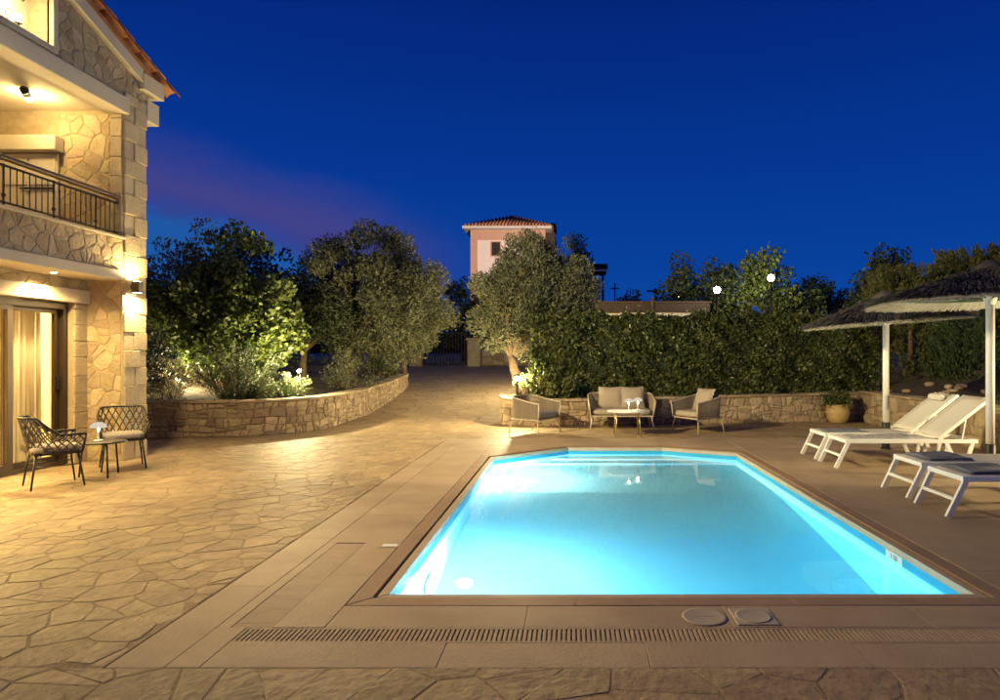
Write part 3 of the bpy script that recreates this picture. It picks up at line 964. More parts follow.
# parapet and gable stones
FN = hfn((FX - 0.03, 0, 0), (0, 1, 0), (0, 0, 1), (1, 0, 0))
stones_on(house, FN, rect(5.42, 2.575, 8.79, 2.995), 0.165, M['hstone'], depth=0.008, gap=0.004, asp=1.0, seed=6)
stones_on(house, FN, [(WY1 + 0.09, 4.925), (8.84, 4.925), (8.84, rz(8.84) - 0.02), (WY1 + 0.09, rz(WY1 + 0.09) - 0.02)], 0.175, M['hstone'], depth=0.008, gap=0.004, asp=0.85, seed=7)
stones_on(house, FN, [(8.845, 5.02), (9.265, 5.02), (9.265, rz(9.265) - 0.02), (8.845, rz(8.845) - 0.02)], 0.17, M['hstone'], depth=0.008, gap=0.004, asp=1.0, seed=8)
stones_on(house, FN, [(5.45, 4.925), (WY0 - 0.09, 4.925), (WY0 - 0.09, rz(WY0 - 0.09) - 0.02), (5.45, rz(5.45) - 0.02)], 0.26, M['hstone'], depth=0.008, gap=0.004, asp=0.9, seed=10)
# gable window: moulding, inner frame, iron scrolls, lit
win = hpart('gable_window', MB().box((FX - 0.06, WY1, WZ0 - 0.07), (FX + 0.02, WY1 + 0.075, WZ1 + 0.07), 0.006).box((FX - 0.06, WY0 - 0.075, WZ0 - 0.07), (FX + 0.02, WY0, WZ1 + 0.07), 0.006)
            .box((FX - 0.06, WY0, WZ0 - 0.07), (FX + 0.02, WY1, WZ0), 0.006).box((FX - 0.06, WY0, WZ1), (FX + 0.02, WY1, WZ1 + 0.07), 0.006), M['plaster'])
q = MB()
rw = random.Random(4)
for i in range(9):
    a0 = rw.random() * 6; cy0 = WY0 + 0.08 + rw.random() * (WY1 - WY0 - 0.16); cz0 = WZ0 + 0.08 + rw.random() * (WZ1 - WZ0 - 0.16)
    pts = [(-6.25, cy0 + (0.02 + 0.012 * j) * math.cos(a0 + 0.55 * j), cz0 + (0.02 + 0.012 * j) * math.sin(a0 + 0.55 * j)) for j in range(9)]
    pts = [(p[0], min(max(p[1], WY0 + 0.01), WY1 - 0.01), min(max(p[2], WZ0 + 0.01), WZ1 - 0.01)) for p in pts]
    hpart('iron_scroll', MB().tube(pts, 0.006, 4), M['blackmetal'], win)
q = MB().tube([(-6.10, 7.16, WZ0 + 0.001), (-6.10, 7.16, WZ0 + 0.06)], 0.014, 8).lathe([(0.03, 0.06), (0.04, 0.065), (0.03, 0.08)], (-6.10, 7.16, WZ0), 10)
lf = thing('gable_lantern', 'small lantern glowing in the gable window of the stone house', 'lantern', (-6.10, 7.16, WZ0))
part('base', MB().lathe([(0.03, 0.0), (0.012, 0.01), (0.012, 0.05), (0.035, 0.055), (0.035, 0.065)], seg=10), M['blackmetal'], lf)
part('bulb', MB().lathe([(0.02, 0.066), (0.038, 0.10), (0.03, 0.145), (0.008, 0.16)], seg=12), M['bulb'], lf)
light(lf, (0.0, 0, 0.26), 17, WARM2, 0.04)

# roof: rake boxes, cornice, tiles
def slope_box(y0, y1, x0, x1, t0, t1, m, name):
    """box following the roof slope between y0 and y1, t = offset above rake underside"""
    q = MB()
    q.add([(x0, y0, rz(y0) + t0), (x1, y0, rz(y0) + t0), (x1, y1, rz(y1) + t0), (x0, y1, rz(y1) + t0),
           (x0, y0, rz(y0) + t1), (x1, y0, rz(y0) + t1), (x1, y1, rz(y1) + t1), (x0, y1, rz(y1) + t1)],
          [(0, 3, 2, 1), (4, 5, 6, 7), (0, 1, 5, 4), (1, 2, 6, 5), (2, 3, 7, 6), (3, 0, 4, 7)])
    return hpart(name, q, m)
slope_box(RY, 9.10, -6.34, FX + 0.05, 0.0, 0.17, M['plaster'], 'rake_board')
slope_box(4.7, RY, -6.34, FX + 0.05, 0.0, 0.17, M['plaster'], 'rake_board')
hpart('eave_return', MB().box((-6.40, 9.10, rz(9.10) - 0.10), (FX + 0.06, 9.56, rz(9.10) + 0.13), 0.006), M['plaster'])
hpart('cornice', MB().box((-14, 9.27, 4.78), (FX + 0.0, 9.53, 5.08), 0.006), M['plaster'])
hpart('eave_fascia', MB().box((-14, 9.28, 5.082), (-6.41, 9.54, 5.34)), M['plaster'])
roof = slope_box(RY, 9.6, -14, FX + 0.03, 0.175, 0.26, M['tile'], 'roof')
slope_box(4.55, RY, -14, FX + 0.03, 0.175, 0.26, M['tile'], 'roof')
hpart('side_roof', MB().box((-14, -4.2, 5.2), (-7.4, 4.5, 5.35)), M['tile'])
def barrel(L=0.44, r0=0.105, r1=0.085, seg=8):
    q = MB(); o = []
    for yy, r in ((0, r0), (L, r1)):
        for k in range(seg + 1):
            a = math.pi * k / seg
            o.append((r * math.cos(a), yy, r * math.sin(a)))
        for k in range(seg + 1):
            a = math.pi * k / seg
            o.append(((r - 0.014) * math.cos(a), yy, (r - 0.014) * math.sin(a)))
    s2 = seg + 1; fs = []
    for k in range(seg):
        fs.append((k, k + 1, 2 * s2 + k + 1, 2 * s2 + k)); fs.append((s2 + k + 1, s2 + k, 3 * s2 + k, 3 * s2 + k + 1))
        fs.append((k + 1, k, s2 + k, s2 + k + 1)); fs.append((2 * s2 + k, 2 * s2 + k + 1, 3 * s2 + k + 1, 3 * s2 + k))
    q.add(o, fs, True)
    return q.mesh('roof_tile')
tme = barrel(); tme.materials.append(M['tile'])
rt = random.Random(3)
for side_ in (1, -1):
    for c in range(5):
        for r_ in range(8):
            yy = RY + side_ * (2.66 - r_ * 0.335)
            if abs(yy - RY) < 0.15: continue
            o = link('roof_tile', tme, house)
            zt = rz(yy) + 0.265 + 0.014 + rt.uniform(0, 0.008)
            o.location = Vector((FX + 0.06 - c * 0.205, yy, zt - 0.02)) - HO
            o.rotation_euler = (math.atan(RS) + 0.03, 0, R(180) if side_ > 0 else 0)
            o.rotation_euler.z += rt.uniform(-0.04, 0.04)

# balcony railing
rail = hpart('railing', MB().box((FX - 0.14, 5.4, 3.545), (FX - 0.04, 8.795, 3.585), 0.006), M['wood'])
hpart('top_bar', MB().box((FX - 0.11, 5.4, 3.475), (FX - 0.07, 8.795, 3.49)), M['blackmetal'], rail)
hpart('bottom_bar', MB().box((FX - 0.105, 5.4, 3.075), (FX - 0.075, 8.795, 3.09)), M['blackmetal'], rail)
y = 8.72; k = 0
while y > 5.45:
    q = MB().tube([(FX - 0.09, y, 3.09), (FX - 0.09, y, 3.475)], 0.0065, 5)
    if k % 8 == 4:
        q.tube([(FX - 0.09, y, 3.026), (FX - 0.09, y, 3.5)], 0.011, 6)
        q.lathe([(0.005, -0.03), (0.02, -0.012), (0.02, 0.012), (0.005, 0.03)], (FX - 0.09, y, 3.16), 8)
    hpart('baluster', q, M['iron'], rail)
    y -= 0.085; k += 1
# loggia upstairs: beam and shutters on the end wall
hpart('loggia_beam', MB().box((-7.75, 8.62, 4.16), (-6.86, 8.775, 4.36), 0.008), M['plaster'])
sh = hpart('shutter', MB().box((-7.70, 8.74, 2.6), (-6.92, 8.775, 4.14), 0.004), M['plaster'])
for i in range(2):
    x0 = -7.66 + 0.38 * i
    for zz in (2.75, 3.30, 3.72):
        hpart('shutter_panel', MB().box((x0, 8.725, zz), (x0 + 0.34, 8.741, zz + (0.48 if zz < 3 else 0.36)), 0.004), M['plaster'], sh)
hpart('shutter_bar', MB().box((-7.4, 8.70, 3.66), (-6.95, 8.724, 3.68)), M['blackmetal'], sh)

# sliding door
door = hpart('sliding_door', MB().box((-6.78, 8.49, 0.0), (-6.64, 8.562, 2.12)).box((-6.78, 6.04, 2.03), (-6.64, 8.49, 2.12)).box((-6.78, 6.04, 0.0), (-6.64, 8.49, 0.06)).box((-6.78, 6.04, 0.06), (-6.64, 6.10, 2.03)), M['bronze'])
for i, (a, b) in enumerate(((7.66, 8.49), (6.88, 7.74), (6.10, 6.96))):
    xx = -6.72 if i % 2 == 0 else -6.675
    q = MB().box((xx - 0.02, a, 0.06), (xx + 0.02, a + 0.075, 2.03)).box((xx - 0.02, b - 0.075, 0.06), (xx + 0.02, b, 2.03)).box((xx - 0.02, a + 0.075, 0.06), (xx + 0.02, b - 0.075, 0.13)).box((xx - 0.02, a + 0.075, 1.97), (xx + 0.02, b - 0.075, 2.03))
    f = hpart('door_panel', q, M['bronze'], door)
    hpart('pane', MB().box((xx - 0.004, a + 0.07, 0.125), (xx + 0.004, b - 0.07, 1.975)), M['glass'], f)
hpart('door_handle', MB().box((-6.70, 8.44, 0.98), (-6.67, 8.465, 1.16), 0.004), M['blackmetal'], door)

# room behind the glass
room = hpart('room_wall', MB().box((-11.0, 5.3, 0), (-10.8, 8.9, 2.5)).box((-10.8, 8.7, 0), (-6.88, 8.82, 2.44)).box((-10.8, 5.3, 0), (-6.88, 5.42, 2.44)), M['inner'])
hpart('room_ceiling', MB().box((-10.8, 5.42, 2.38), (-6.88, 8.7, 2.44)), M['inner'], room)
hpart('room_floor', MB().box((-10.8, 5.42, -0.012), (-6.79, 8.7, 0.02)), M['inner'], room)
q = MB(); o = []; N_ = 60
for i in range(N_ + 1):
    yy = 7.60 + 0.86 * i / N_ ; xx = -6.95 + 0.045 * math.sin(i * 0.75) + 0.015 * math.sin(i * 1.9 + 1)
    o += [(xx, yy, 0.04), (xx * 1.0 - 0.004, yy + 0.02 * math.sin(i * .4), 2.26)]
q.add(o, [(2 * i, 2 * i + 2, 2 * i + 3, 2 * i + 1) for i in range(N_)], True)
cu_ = part('curtain', q, M['curtain'], None)
md = cu_.modifiers.new('thick', 'SOLIDIFY'); md.thickness = 0.004
tag(cu_, 'cream pleated curtain hanging behind the sliding glass door', 'curtain')
t = thing('bed', 'low cream upholstered bed seen through the glass door', 'bed', (-8.9, 6.9, 0.02))
part('base', MB().box((-1.2, -0.8, 0.0), (0.9, 0.8, 0.3), 0.03), M['cushion'], t)
part('mattress', MB().cushion((-0.15, 0, 0.43), (1.0, 0.78, 0.15)), M['white'], t)
part('headboard', MB().box((-1.3, -0.85, 0.0), (-1.2, 0.85, 1.0), 0.02), M['cushion'], t)
t = thing('ceiling_lamp', 'round glowing ceiling lamp in the room behind the glass door', 'lamp', (-8.4, 7.4, 2.38))
part('lamp_base', MB().lathe([(0.05, -0.03), (0.15, -0.03), (0.15, 0.0), (0.05, 0.0)], seg=20), M['white'], t)
part('bulb', MB().lathe([(0.02, -0.09), (0.10, -0.075), (0.13, -0.035), (0.05, -0.031)], seg=20), M['bulbsoft'], t)
light(t, (0, 0, -0.2), 800, WARM, 0.12)

# wall lamps (up and down) on the piers and the side wall
def sconce(loc, label, pw, nrm=(1, 0, 0)):
    t = thing('wall_lamp', label, 'wall lamp', loc, 0, 'up and down wall lamps')
    part('bracket', MB().box((0.0, -0.03, -0.03), (0.03, 0.03, 0.03), 0.004), M['bronze'], t)
    part('housing', MB().box((0.03, -0.05, -0.075), (0.13, 0.05, 0.075), 0.006), M['bronze'], t)
    for s_ in (1, -1):
        part('lens', MB().box((0.045, -0.035, s_ * 0.0765 - 0.001), (0.115, 0.035, s_ * 0.0765 + 0.001)), M['bulb'], t)
        light(t, (0.085, 0, s_ * 0.095), pw * (1.0 if s_ < 0 else 0.45), WARM, 0.03, 'SPOT', (0 if s_ < 0 else R(180), 0, 0), 178, 0.55)
    return t
sconce((FX + 0.03, 8.88, 2.36), 'bronze up and down lamp on the stone pier beside the armchair', 130)
sconce((FX + 0.03, 5.15, 2.36), 'added bronze up and down lamp, out of view, on the house pier without armchair', 360)  # out-of-view lamp added to warm the patio floor
sconce((-7.69, 2.6, 2.36), 'added bronze up and down lamp, out of view, on the set back side wall of the house', 330)  # another unseen wall lamp, added to lift the near paving
# unseen floodlights added on the near pier to warm the garden and deck
def added_flood(label, loc, aim, pw, cone):
    t = thing('added_floodlight', label, 'floodlight', loc, 0, 'added floodlights on the house pier')
    d = (Vector(aim) - Vector(loc)).normalized()
    part('arm', MB().tube([(-0.14, 0, 0.0), (0.0, 0, 0.0)], 0.015, 6), M['bronze'], t)
    part('housing', MB().tube([tuple(-d * 0.02), tuple(d * 0.12)], [0.07, 0.085], 16), M['bronze'], t)
    part('lens', MB().tube([tuple(d * 0.121), tuple(d * 0.124)], 0.075, 16), M['bulb'], t)
    light(t, tuple(d * 0.16), pw, WARM2, 0.07, 'SPOT', d.to_track_quat('-Z', 'Y').to_euler(), cone, 0.9)
added_flood('upper added floodlight, out of view on the near pier, turned to the hedge', (FX + 0.12, 5.25, 4.55), (2.6, 14.0, 1.4), 5600, 84)
added_flood('lower added floodlight, out of view on the near pier, turned to the pool deck', (FX + 0.12, 5.05, 4.25), (3.6, 5.6, 0.0), 1900, 76)
# balcony spot, then soffit spots added to lighten the door wall
t = thing('balcony_spot', 'white cylinder spotlight under the balcony ceiling', 'spotlight', (-6.75, 8.05, 4.74))
part('stem', MB().lathe([(0.02, -0.05), (0.02, 0.0)], seg=10), M['white'], t)
q = MB().tube([(0.10, -0.16, -0.09), (-0.06, 0.10, -0.09)], 0.045, 14)
part('housing', q, M['white'], t)
part('end_cap', MB().tube([(0.085, -0.136, -0.09), (0.103, -0.165, -0.09)], 0.047, 14), M['blackmetal'], t)
part('lens', MB().tube([(-0.058, 0.097, -0.09), (-0.062, 0.103, -0.09)], 0.035, 14), M['bulb'], t)
light(t, (-0.08, 0.16, -0.13), 34, WARM, 0.06)
for yy, lab in ((7.9, 'small added spotlight in the balcony soffit above the door'), (6.3, 'small added spotlight in the balcony soffit beside the near pier')):
    t = thing('added_soffit_lamp', lab, 'spotlight', (-6.3, yy, 2.44), 0, 'added soffit spotlights')
    part('trim_ring', MB().lathe([(0.03, -0.006), (0.05, -0.006), (0.05, -0.0005), (0.03, -0.0005)], seg=16), M['white'], t)
    part('lens', MB().lathe([(0.005, -0.009), (0.03, -0.009), (0.03, -0.0065)], seg=14), M['bulb'], t)
    light(t, (0, 0, -0.03), 190, WARM, 0.03, 'SPOT', None, 150, 0.9)

# ------------------------------------------------------------------ low garden walls
def smooth_path(P, step=0.25):
    P = [Vector(p) for p in P]; out = []
    for i in range(len(P) - 1):
        p0 = P[max(i - 1, 0)]; p1 = P[i]; p2 = P[i + 1]; p3 = P[min(i + 2, len(P) - 1)]
        k = max(2, int((p2 - p1).length / step))
        for s_ in range(k):
            t = s_ / k
            out.append(0.5 * ((2 * p1) + (p2 - p0) * t + (2 * p0 - 5 * p1 + 4 * p2 - p3) * t * t + (3 * p1 - p0 - 3 * p2 + p3) * t ** 3))
    out.append(P[-1])
    return out
def garden_wall(name, label, path, hfun, thick, side_, seed, size=0.23, step=0.2, smooth=True, s_lo=0.0, s_hi=1e9, asp=1.35):
    """path: xy points; the stone face is on the right of travel (side_=1) or left (-1)"""
    pts = smooth_path([(p[0], p[1], 0) for p in path], step) if smooth else [Vector((p[0], p[1], 0)) for p in path]
    nrm = []
    for i in range(len(pts)):
        t = (pts[min(i + 1, len(pts) - 1)] - pts[max(i - 1, 0)]).normalized()
        nrm.append(Vector((t.y, -t.x, 0)) * side_)
    S_ = [0.0]
    for i in range(1, len(pts)): S_.append(S_[-1] + (pts[i] - pts[i - 1]).length)
    root = thing(name, label, 'garden wall', (pts[0].x, pts[0].y, 0))
    O = Vector((pts[0].x, pts[0].y, 0))
    q = MB(); o = []
    for p, nn in zip(pts, nrm):
        h = hfun(p.y); g = gz(p.y)
        a = p - nn * 0.02; b = p - nn * thick
        o += [Vector((a.x, a.y, g - 0.05)) - O, Vector((a.x, a.y, g + h)) - O, Vector((b.x, b.y, g + h)) - O, Vector((b.x, b.y, g - 0.05)) - O]
    fs = []
    for i in range(len(pts) - 1):
        for k in range(4):
            fs.append((4 * i + k, 4 * i + (k + 1) % 4, 4 * i + 4 + (k + 1) % 4, 4 * i + 4 + k))
    fs += [(0, 1, 2, 3), tuple(4 * (len(pts) - 1) + k for k in (3, 2, 1, 0))]
    core = part('wall_core', q.add(o, fs), M['wmortar'], root)
    Sa = np.array(S_)
    def pos(u):
        i = int(np.clip(np.searchsorted(Sa, u) - 1, 0, len(pts) - 2))
        t = min(max((u - S_[i]) / max(S_[i + 1] - S_[i], 1e-6), 0), 1)
        return pts[i].lerp(pts[i + 1], t), nrm[i].lerp(nrm[i + 1], t)
    def fn(u, v, d):
        p, nn = pos(u)
        h = hfun(p.y)
        r = p - nn * 0.02 + nn * d
        return Vector((r.x, r.y, gz(p.y) + v * h)) - O
    L = S_[-1]
    rr = random.Random(seed)
    H = hfun(pts[len(pts) // 2].y)
    for c in rubble(max(0, s_lo), min(L, s_hi), H * 0.995, size, rr):
        p = inset(c, 0.0045)
        if len(p) < 3 or abs(area(p)) < 0.0015: continue
        p = rough_poly(p, rr, 0.13, 0.06)
        p = [(a, b / H) for a, b in p]
        k = MB()
        cx = sum(a for a, b in p) / len(p)
        # scale v back inside fn
        k.add(*stone([(a, b) for a, b in p], fn, 0.012 + 0.022 * rr.random(), rr, 0.022, 0.5, -0.005))
        part('stone', k, M['wstone'], core)
    # flat capping stones
    u = max(0, s_lo)
    while u < min(L, s_hi) - 0.1:
        u2 = min(u + 0.3 + 0.35 * rr.random(), L)
        q = MB(); o = []
        for uu in (u + 0.006, (u + u2) / 2, u2 - 0.006):
            p, nn = pos(uu); h = hfun(p.y) + gz(p.y)
            ov = 0.02 + 0.02 * rr.random(); dz = 0.035 + 0.01 * rr.random()
            a = p + nn * ov; b = p - nn * (thick + 0.01)
            o += [Vector((a.x, a.y, h + 0.001)) - O, Vector((a.x, a.y, h + dz)) - O, Vector((b.x, b.y, h + dz)) - O, Vector((b.x, b.y, h + 0.001)) - O]
        fs = []
        for i in range(2):
            for k in range(4): fs.append((4 * i + k, 4 * i + (k + 1) % 4, 4 * i + 4 + (k + 1) % 4, 4 * i + 4 + k))
        fs += [(0, 1, 2, 3), (11, 10, 9, 8)]
        part('cap_stone', q.add(o, fs), M['wstone'], root)
        u = u2
    return root, pts, nrm
def lh(y): return 0.60 if y < 16 else max(0.36, 0.60 - (y - 16) * 0.04)
LWv = [p for p in LW if p[0] > -8.5 and p[1] < 23.2]
LWv = [(-8.2, 11.2)] + [p for p in LW if -7.5 < p[0] and p[1] < 23.2]
wl_, lpts, lnr = garden_wall('curved_stone_wall', 'low curved stone retaining wall holding the leafy bed beside the drive', LWv, lh, 0.32, 1, 31, size=0.145)
def bh(y): return 0.50 + (y - 13.1) * 0.09
BW = [(-0.9, 15.6), (-1.35, 14.6), (-1.52, 13.75), (-1.36, 13.28), (-0.95, 13.12), (-0.3, 13.14), (0.6, 13.26), (2.0, 13.46), (3.5, 13.70), (5.0, 13.93), (6.22, 14.15), (6.7, 14.24)]
wb_, bpts, bnr = garden_wall('back_stone_wall', 'low stone retaining wall below the hedge behind the sofa', BW, bh, 0.34, 1, 32, size=0.155, asp=1.3)
# face is on the right of travel; for a wall going to +X that is -Y (towards the pool)
wr_, rpts, rnr = garden_wall('side_stone_wall', 'straight low stone retaining wall behind the loungers', [(6.26, 14.13), (6.26, 12.0), (6.27, 10.0), (6.28, 8.0), (6.3, 6.0), (6.3, 3.0)], lambda y: 0.62, 0.34, 1, 33, size=0.17, asp=1.2)

# soil of the beds
mb = MB()
inner = [p - n_ * 0.30 for p, n_ in zip(lpts, lnr)]
o = []
for p in inner:
    o.append((p.x, p.y, gz(p.y) + lh(p.y) - 0.06))
k = len(o)
for p in inner:
    d = 0.35 + 0.0 * p.y
    o.append((p.x * 0.8 - 3.0, min(p.y * 1.0 + 2.0, 26), gz(p.y) + lh(p.y) + 0.25))
for p in inner:
    o.append((-16.0 + 0.15 * p.x, 14 + (p.y - 11) * 1.1, gz(p.y) + 1.3))
fs = []
for r_ in (0, 1):
    for i in range(k - 1): fs.append((r_ * k + i, r_ * k + i + 1, (r_ + 1) * k + i + 1, (r_ + 1) * k + i))
mb.add(o, fs, True)
tag(part('garden_bed', mb, M['soil'], None), kind='structure')
mb = MB(); o = []
bb = [p - n_ * 0.3 for p, n_ in zip(bpts, bnr)]
for p in bb: o.append((p.x, p.y, bh(p.y) - 0.05 + gz(p.y)))
for p in bb: o.append((p.x * 1.05 + 0.4, max(p.y, 13.5) + 2.2, 0.75))
k = len(bb)
mb.add(o, [(i, i + 1, k + i + 1, k + i) for i in range(k - 1)], True)
tag(part('hedge_bed', mb, M['soil'], None), kind='structure')
mb = MB(); o = []
yy_ = [2.5 + 0.5 * i for i in range(30)]
rb = random.Random(8)
for yv in yy_:
    for xv, zv in ((6.52, 0.57), (7.2, 0.70), (8.2, 0.95), (9.5, 1.25), (12, 1.5), (18, 1.7)):
        o.append((xv, yv, zv + rb.uniform(-0.05, 0.05)))
mb.add(o, [(6 * j + i, 6 * j + i + 1, 6 * j + 7 + i, 6 * j + 6 + i) for j in range(29) for i in range(5)], True)
tag(part('side_bank', mb, M['soil'], None), kind='structure')
# loose stones on the bank
for i in range(14):
    x = rb.uniform(6.7, 9.0); y = rb.uniform(11.5, 15.0)
    q = MB().cushion((0, 0, 0), (rb.uniform(.05, .12), rb.uniform(.05, .1), rb.uniform(.03, .06)), 0.7, 9, 6)
    t = part('bank_stone', q, M['wstone'], None)
    zg = np.interp(x, [6.52, 7.2, 8.2, 9.5], [0.57, 0.70, 0.95, 1.25])
    t.location = (x, y, zg + 0.02); t.rotation_euler = (0, 0, rb.random() * 6)
    tag(t, 'small pale loose stone lying on the dark bank behind the loungers', 'stone', 'loose stones on the bank')

# ------------------------------------------------------------------ foliage
def leaf_mesh(name, pts, L, Wd, m, parent, axis=None, spread=1.0, lvar=0.35):
    """many small leaf faces; axis: preferred direction (N,3) or None"""
    n = len(pts)
    a = NP.normal(size=(n, 3))
    if axis is not None:
        a = axis + a * spread
    a /= np.linalg.norm(a, axis=1, keepdims=True) + 1e-9
    b = NP.normal(size=(n, 3)); b -= a * (a * b).sum(1, keepdims=True)
    b /= np.linalg.norm(b, axis=1, keepdims=True) + 1e-9
    k = (1 + lvar * (NP.random((n, 1)) * 2 - 1))
    l = L * k; w = Wd * k
    c = np.cross(a, b)
    V = np.empty((n, 4, 3))
    V[:, 0] = pts - a * l / 2
    V[:, 1] = pts + b * w / 2 + c * w * 0.18
    V[:, 2] = pts + a * l / 2
    V[:, 3] = pts - b * w / 2 + c * w * 0.18
    me = bpy.data.meshes.new(name)
    me.vertices.add(4 * n); me.vertices.foreach_set('co', V.reshape(-1).astype(np.float32))
    me.loops.add(4 * n); me.loops.foreach_set('vertex_index', np.arange(4 * n, dtype=np.int32))
    me.polygons.add(n)
    me.polygons.foreach_set('loop_start', np.arange(0, 4 * n, 4, dtype=np.int32))
    me.polygons.foreach_set('loop_total', np.full(n, 4, dtype=np.int32))
    me.update()
    return link(name, me, parent, m)
def tnorm(k, lim=1.55):
    p = NP.normal(size=(k, 3))
    r = np.linalg.norm(p, axis=1, keepdims=True)
    return p * np.minimum(1, lim / r * (0.6 + 0.4 * NP.random((k, 1))))
def clumps(center, rad, n, hollow=0.45, lump=0.25, lowcut=-0.9):
    out = []
    while len(out) < n:
        d = NP.normal(size=3); d /= np.linalg.norm(d)
        if d[2] < lowcut: continue
        r = hollow + (1 - hollow) * NP.random() ** 0.6
        r *= 1 + lump * math.sin(3.1 * d[0] + 2.3 * d[1] + center[0]) * math.sin(2.7 * d[2] + 1.9 * d[1] + center[1])
        out.append(np.array(center) + d * r * np.array(rad))
    return out
def tree(name, label, base, trunk, crown_c, crown_r, n_cl, per, sig, L, Wd, m, group=None, cat='tree', hollow=0.4, trunk_r=0.09, up=0.0, limbs=9, lowcut=-0.8, extra=None, stretch=1.0):
    t = thing(name, label, cat, base, 0, group)
    B = Vector(base)
    q = MB()
    tp = [Vector(p) for p in trunk]
    nT = len(tp)
    q.tube([p - B for p in tp], [trunk_r * (1.25 - 0.55 * i / (nT - 1)) for i in range(nT)], 9)
    cl = clumps(crown_c, crown_r, n_cl, hollow, lowcut=lowcut)
    if extra: cl += [np.array(e_) for e_ in extra]
    top = tp[-1]
    for i in range(min(limbs, len(cl))):
        e_ = Vector(cl[i]); mid = top.lerp(e_, 0.5) + Vector((NP.uniform(-.12, .12), NP.uniform(-.12, .12), NP.uniform(0, .2)))
        q.tube([top - B - (tp[-1] - tp[-2]).normalized() * 0.05, mid - B, top.lerp(e_, 0.92) - B], [trunk_r * 0.55, trunk_r * 0.32, trunk_r * 0.12], 6)
    part('trunk', q, M['bark'], t)
    P = []; A = []
    for c in cl:
        s_ = sig * NP.uniform(0.6, 1.25)
        k = int(per * (s_ / sig) ** 2)
        p = tnorm(k) * s_
        p[:, 2] *= stretch
        P.append(p + c)
        d = c - np.array(crown_c)
        A.append(np.tile(d / (np.linalg.norm(d) + 1e-6) + np.array([0, 0, up]), (k, 1)))
    P = np.vstack(P); A = np.vstack(A)
    leaf_mesh('crown', P - np.array(base), L, Wd, m, t, A, 0.9)
    return t

# olive tree by the bollard lamp
tree('olive_tree', 'round silvery olive tree leaning over the bollard lamp', (-1.02, 14.3, 0.45), [(-1.02, 14.3, 0.4), (-1.10, 14.35, 0.75), (-1.28, 14.42, 1.10), (-1.36, 14.5, 1.45)],
     (-0.84, 14.7, 2.50), (1.20, 1.15, 1.40), 230, 330, 0.19, 0.085, 0.026, M['olive'], None, hollow=0.5, trunk_r=0.12, up=0.5, limbs=16,
     extra=[(0.12, 14.6, 3.55), (0.2, 14.6, 3.4), (-0.75, 14.6, 3.95), (-0.85, 14.6, 3.8)])

# clipped hedge
def hedge(name, label, x0, x1, yf0, yf1, depth, z0, z1, nleaf, seed):
    t = thing(name, label, 'hedge', ((x0 + x1) / 2, (yf0 + yf1) / 2, z0))
    B = np.array(t.location)
    n = nleaf
    u = NP.random(n); face = NP.random(n)
    X = x0 + (x1 - x0) * u
    yf = yf0 + (yf1 - yf0) * u
    wob = 0.09 * np.sin(X * 5.1) + 0.07 * np.sin(X * 11.3 + 1) + 0.05 * np.sin(X * 2.3)
    Z = z0 + (z1 - z0) * NP.random(n)
    top = z1 + wob * 0.6 + 0.03 * np.sin(X * 23)
    dpt = np.abs(NP.normal(size=n)) * 0.13
    wobf = 0.16 * np.sin(X * 6.3 + Z * 4.0) * np.sin(Z * 5.7 + X * 2.2)
    P = np.stack([X, yf + 0.12 + wobf + dpt - 0.06, Z], 1)
    tm_ = face > 0.72
    P[tm_, 2] = (top - np.abs(NP.normal(size=n)) * 0.10 + 0.03)[tm_]
    P[tm_, 1] = (yf + 0.1 + depth * NP.random(n))[tm_]
    le = (face > 0.66) & ~tm_
    P[le, 0] = x0 + np.abs(NP.normal(size=n))[le] * 0.12
    P[le, 1] = (yf0 + 0.1 + depth * NP.random(n))[le]
    st = NP.random(n) < 0.012
    P[st & tm_, 2] += NP.random((st & tm_).sum()) * 0.22
    nv = np.sin(X * 7.1 + Z * 5.0) * np.sin(Z * 8.3 - X * 3.3) + 0.5 * np.sin(X * 17 + Z * 13) + 0.4 * np.sin(X * 1.7 + Z * 2.1)
    ok_ = ~((nv < -0.5) & (NP.random(n) < 0.75) & ~tm_)
    P = P[ok_]; n = len(P)
    A = np.tile(np.array([0, -0.6, 0.35]), (n, 1))
    leaf_mesh('foliage', P - B, 0.075, 0.042, M['hedge'], t, A, 0.8, 0.5)
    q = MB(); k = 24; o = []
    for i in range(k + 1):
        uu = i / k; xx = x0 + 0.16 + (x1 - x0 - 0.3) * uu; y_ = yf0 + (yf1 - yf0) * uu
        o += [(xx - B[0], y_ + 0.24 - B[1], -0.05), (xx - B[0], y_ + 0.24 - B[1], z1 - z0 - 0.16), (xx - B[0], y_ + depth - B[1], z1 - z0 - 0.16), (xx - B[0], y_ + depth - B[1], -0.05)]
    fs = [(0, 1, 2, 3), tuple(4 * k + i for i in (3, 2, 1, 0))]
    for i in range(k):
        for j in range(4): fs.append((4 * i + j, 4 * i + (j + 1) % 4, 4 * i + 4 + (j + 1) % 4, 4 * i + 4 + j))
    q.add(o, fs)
    part('dark_core', q, M['core'], t)  # solid dark box, its colour stands in for shade between the leaves
    return t
hedge('clipped_hedge', 'long clipped green hedge standing on the stone wall behind the sofa', -0.85, 6.9, 13.32, 14.50, 1.1, 0.47, 2.28, 90000, 3)
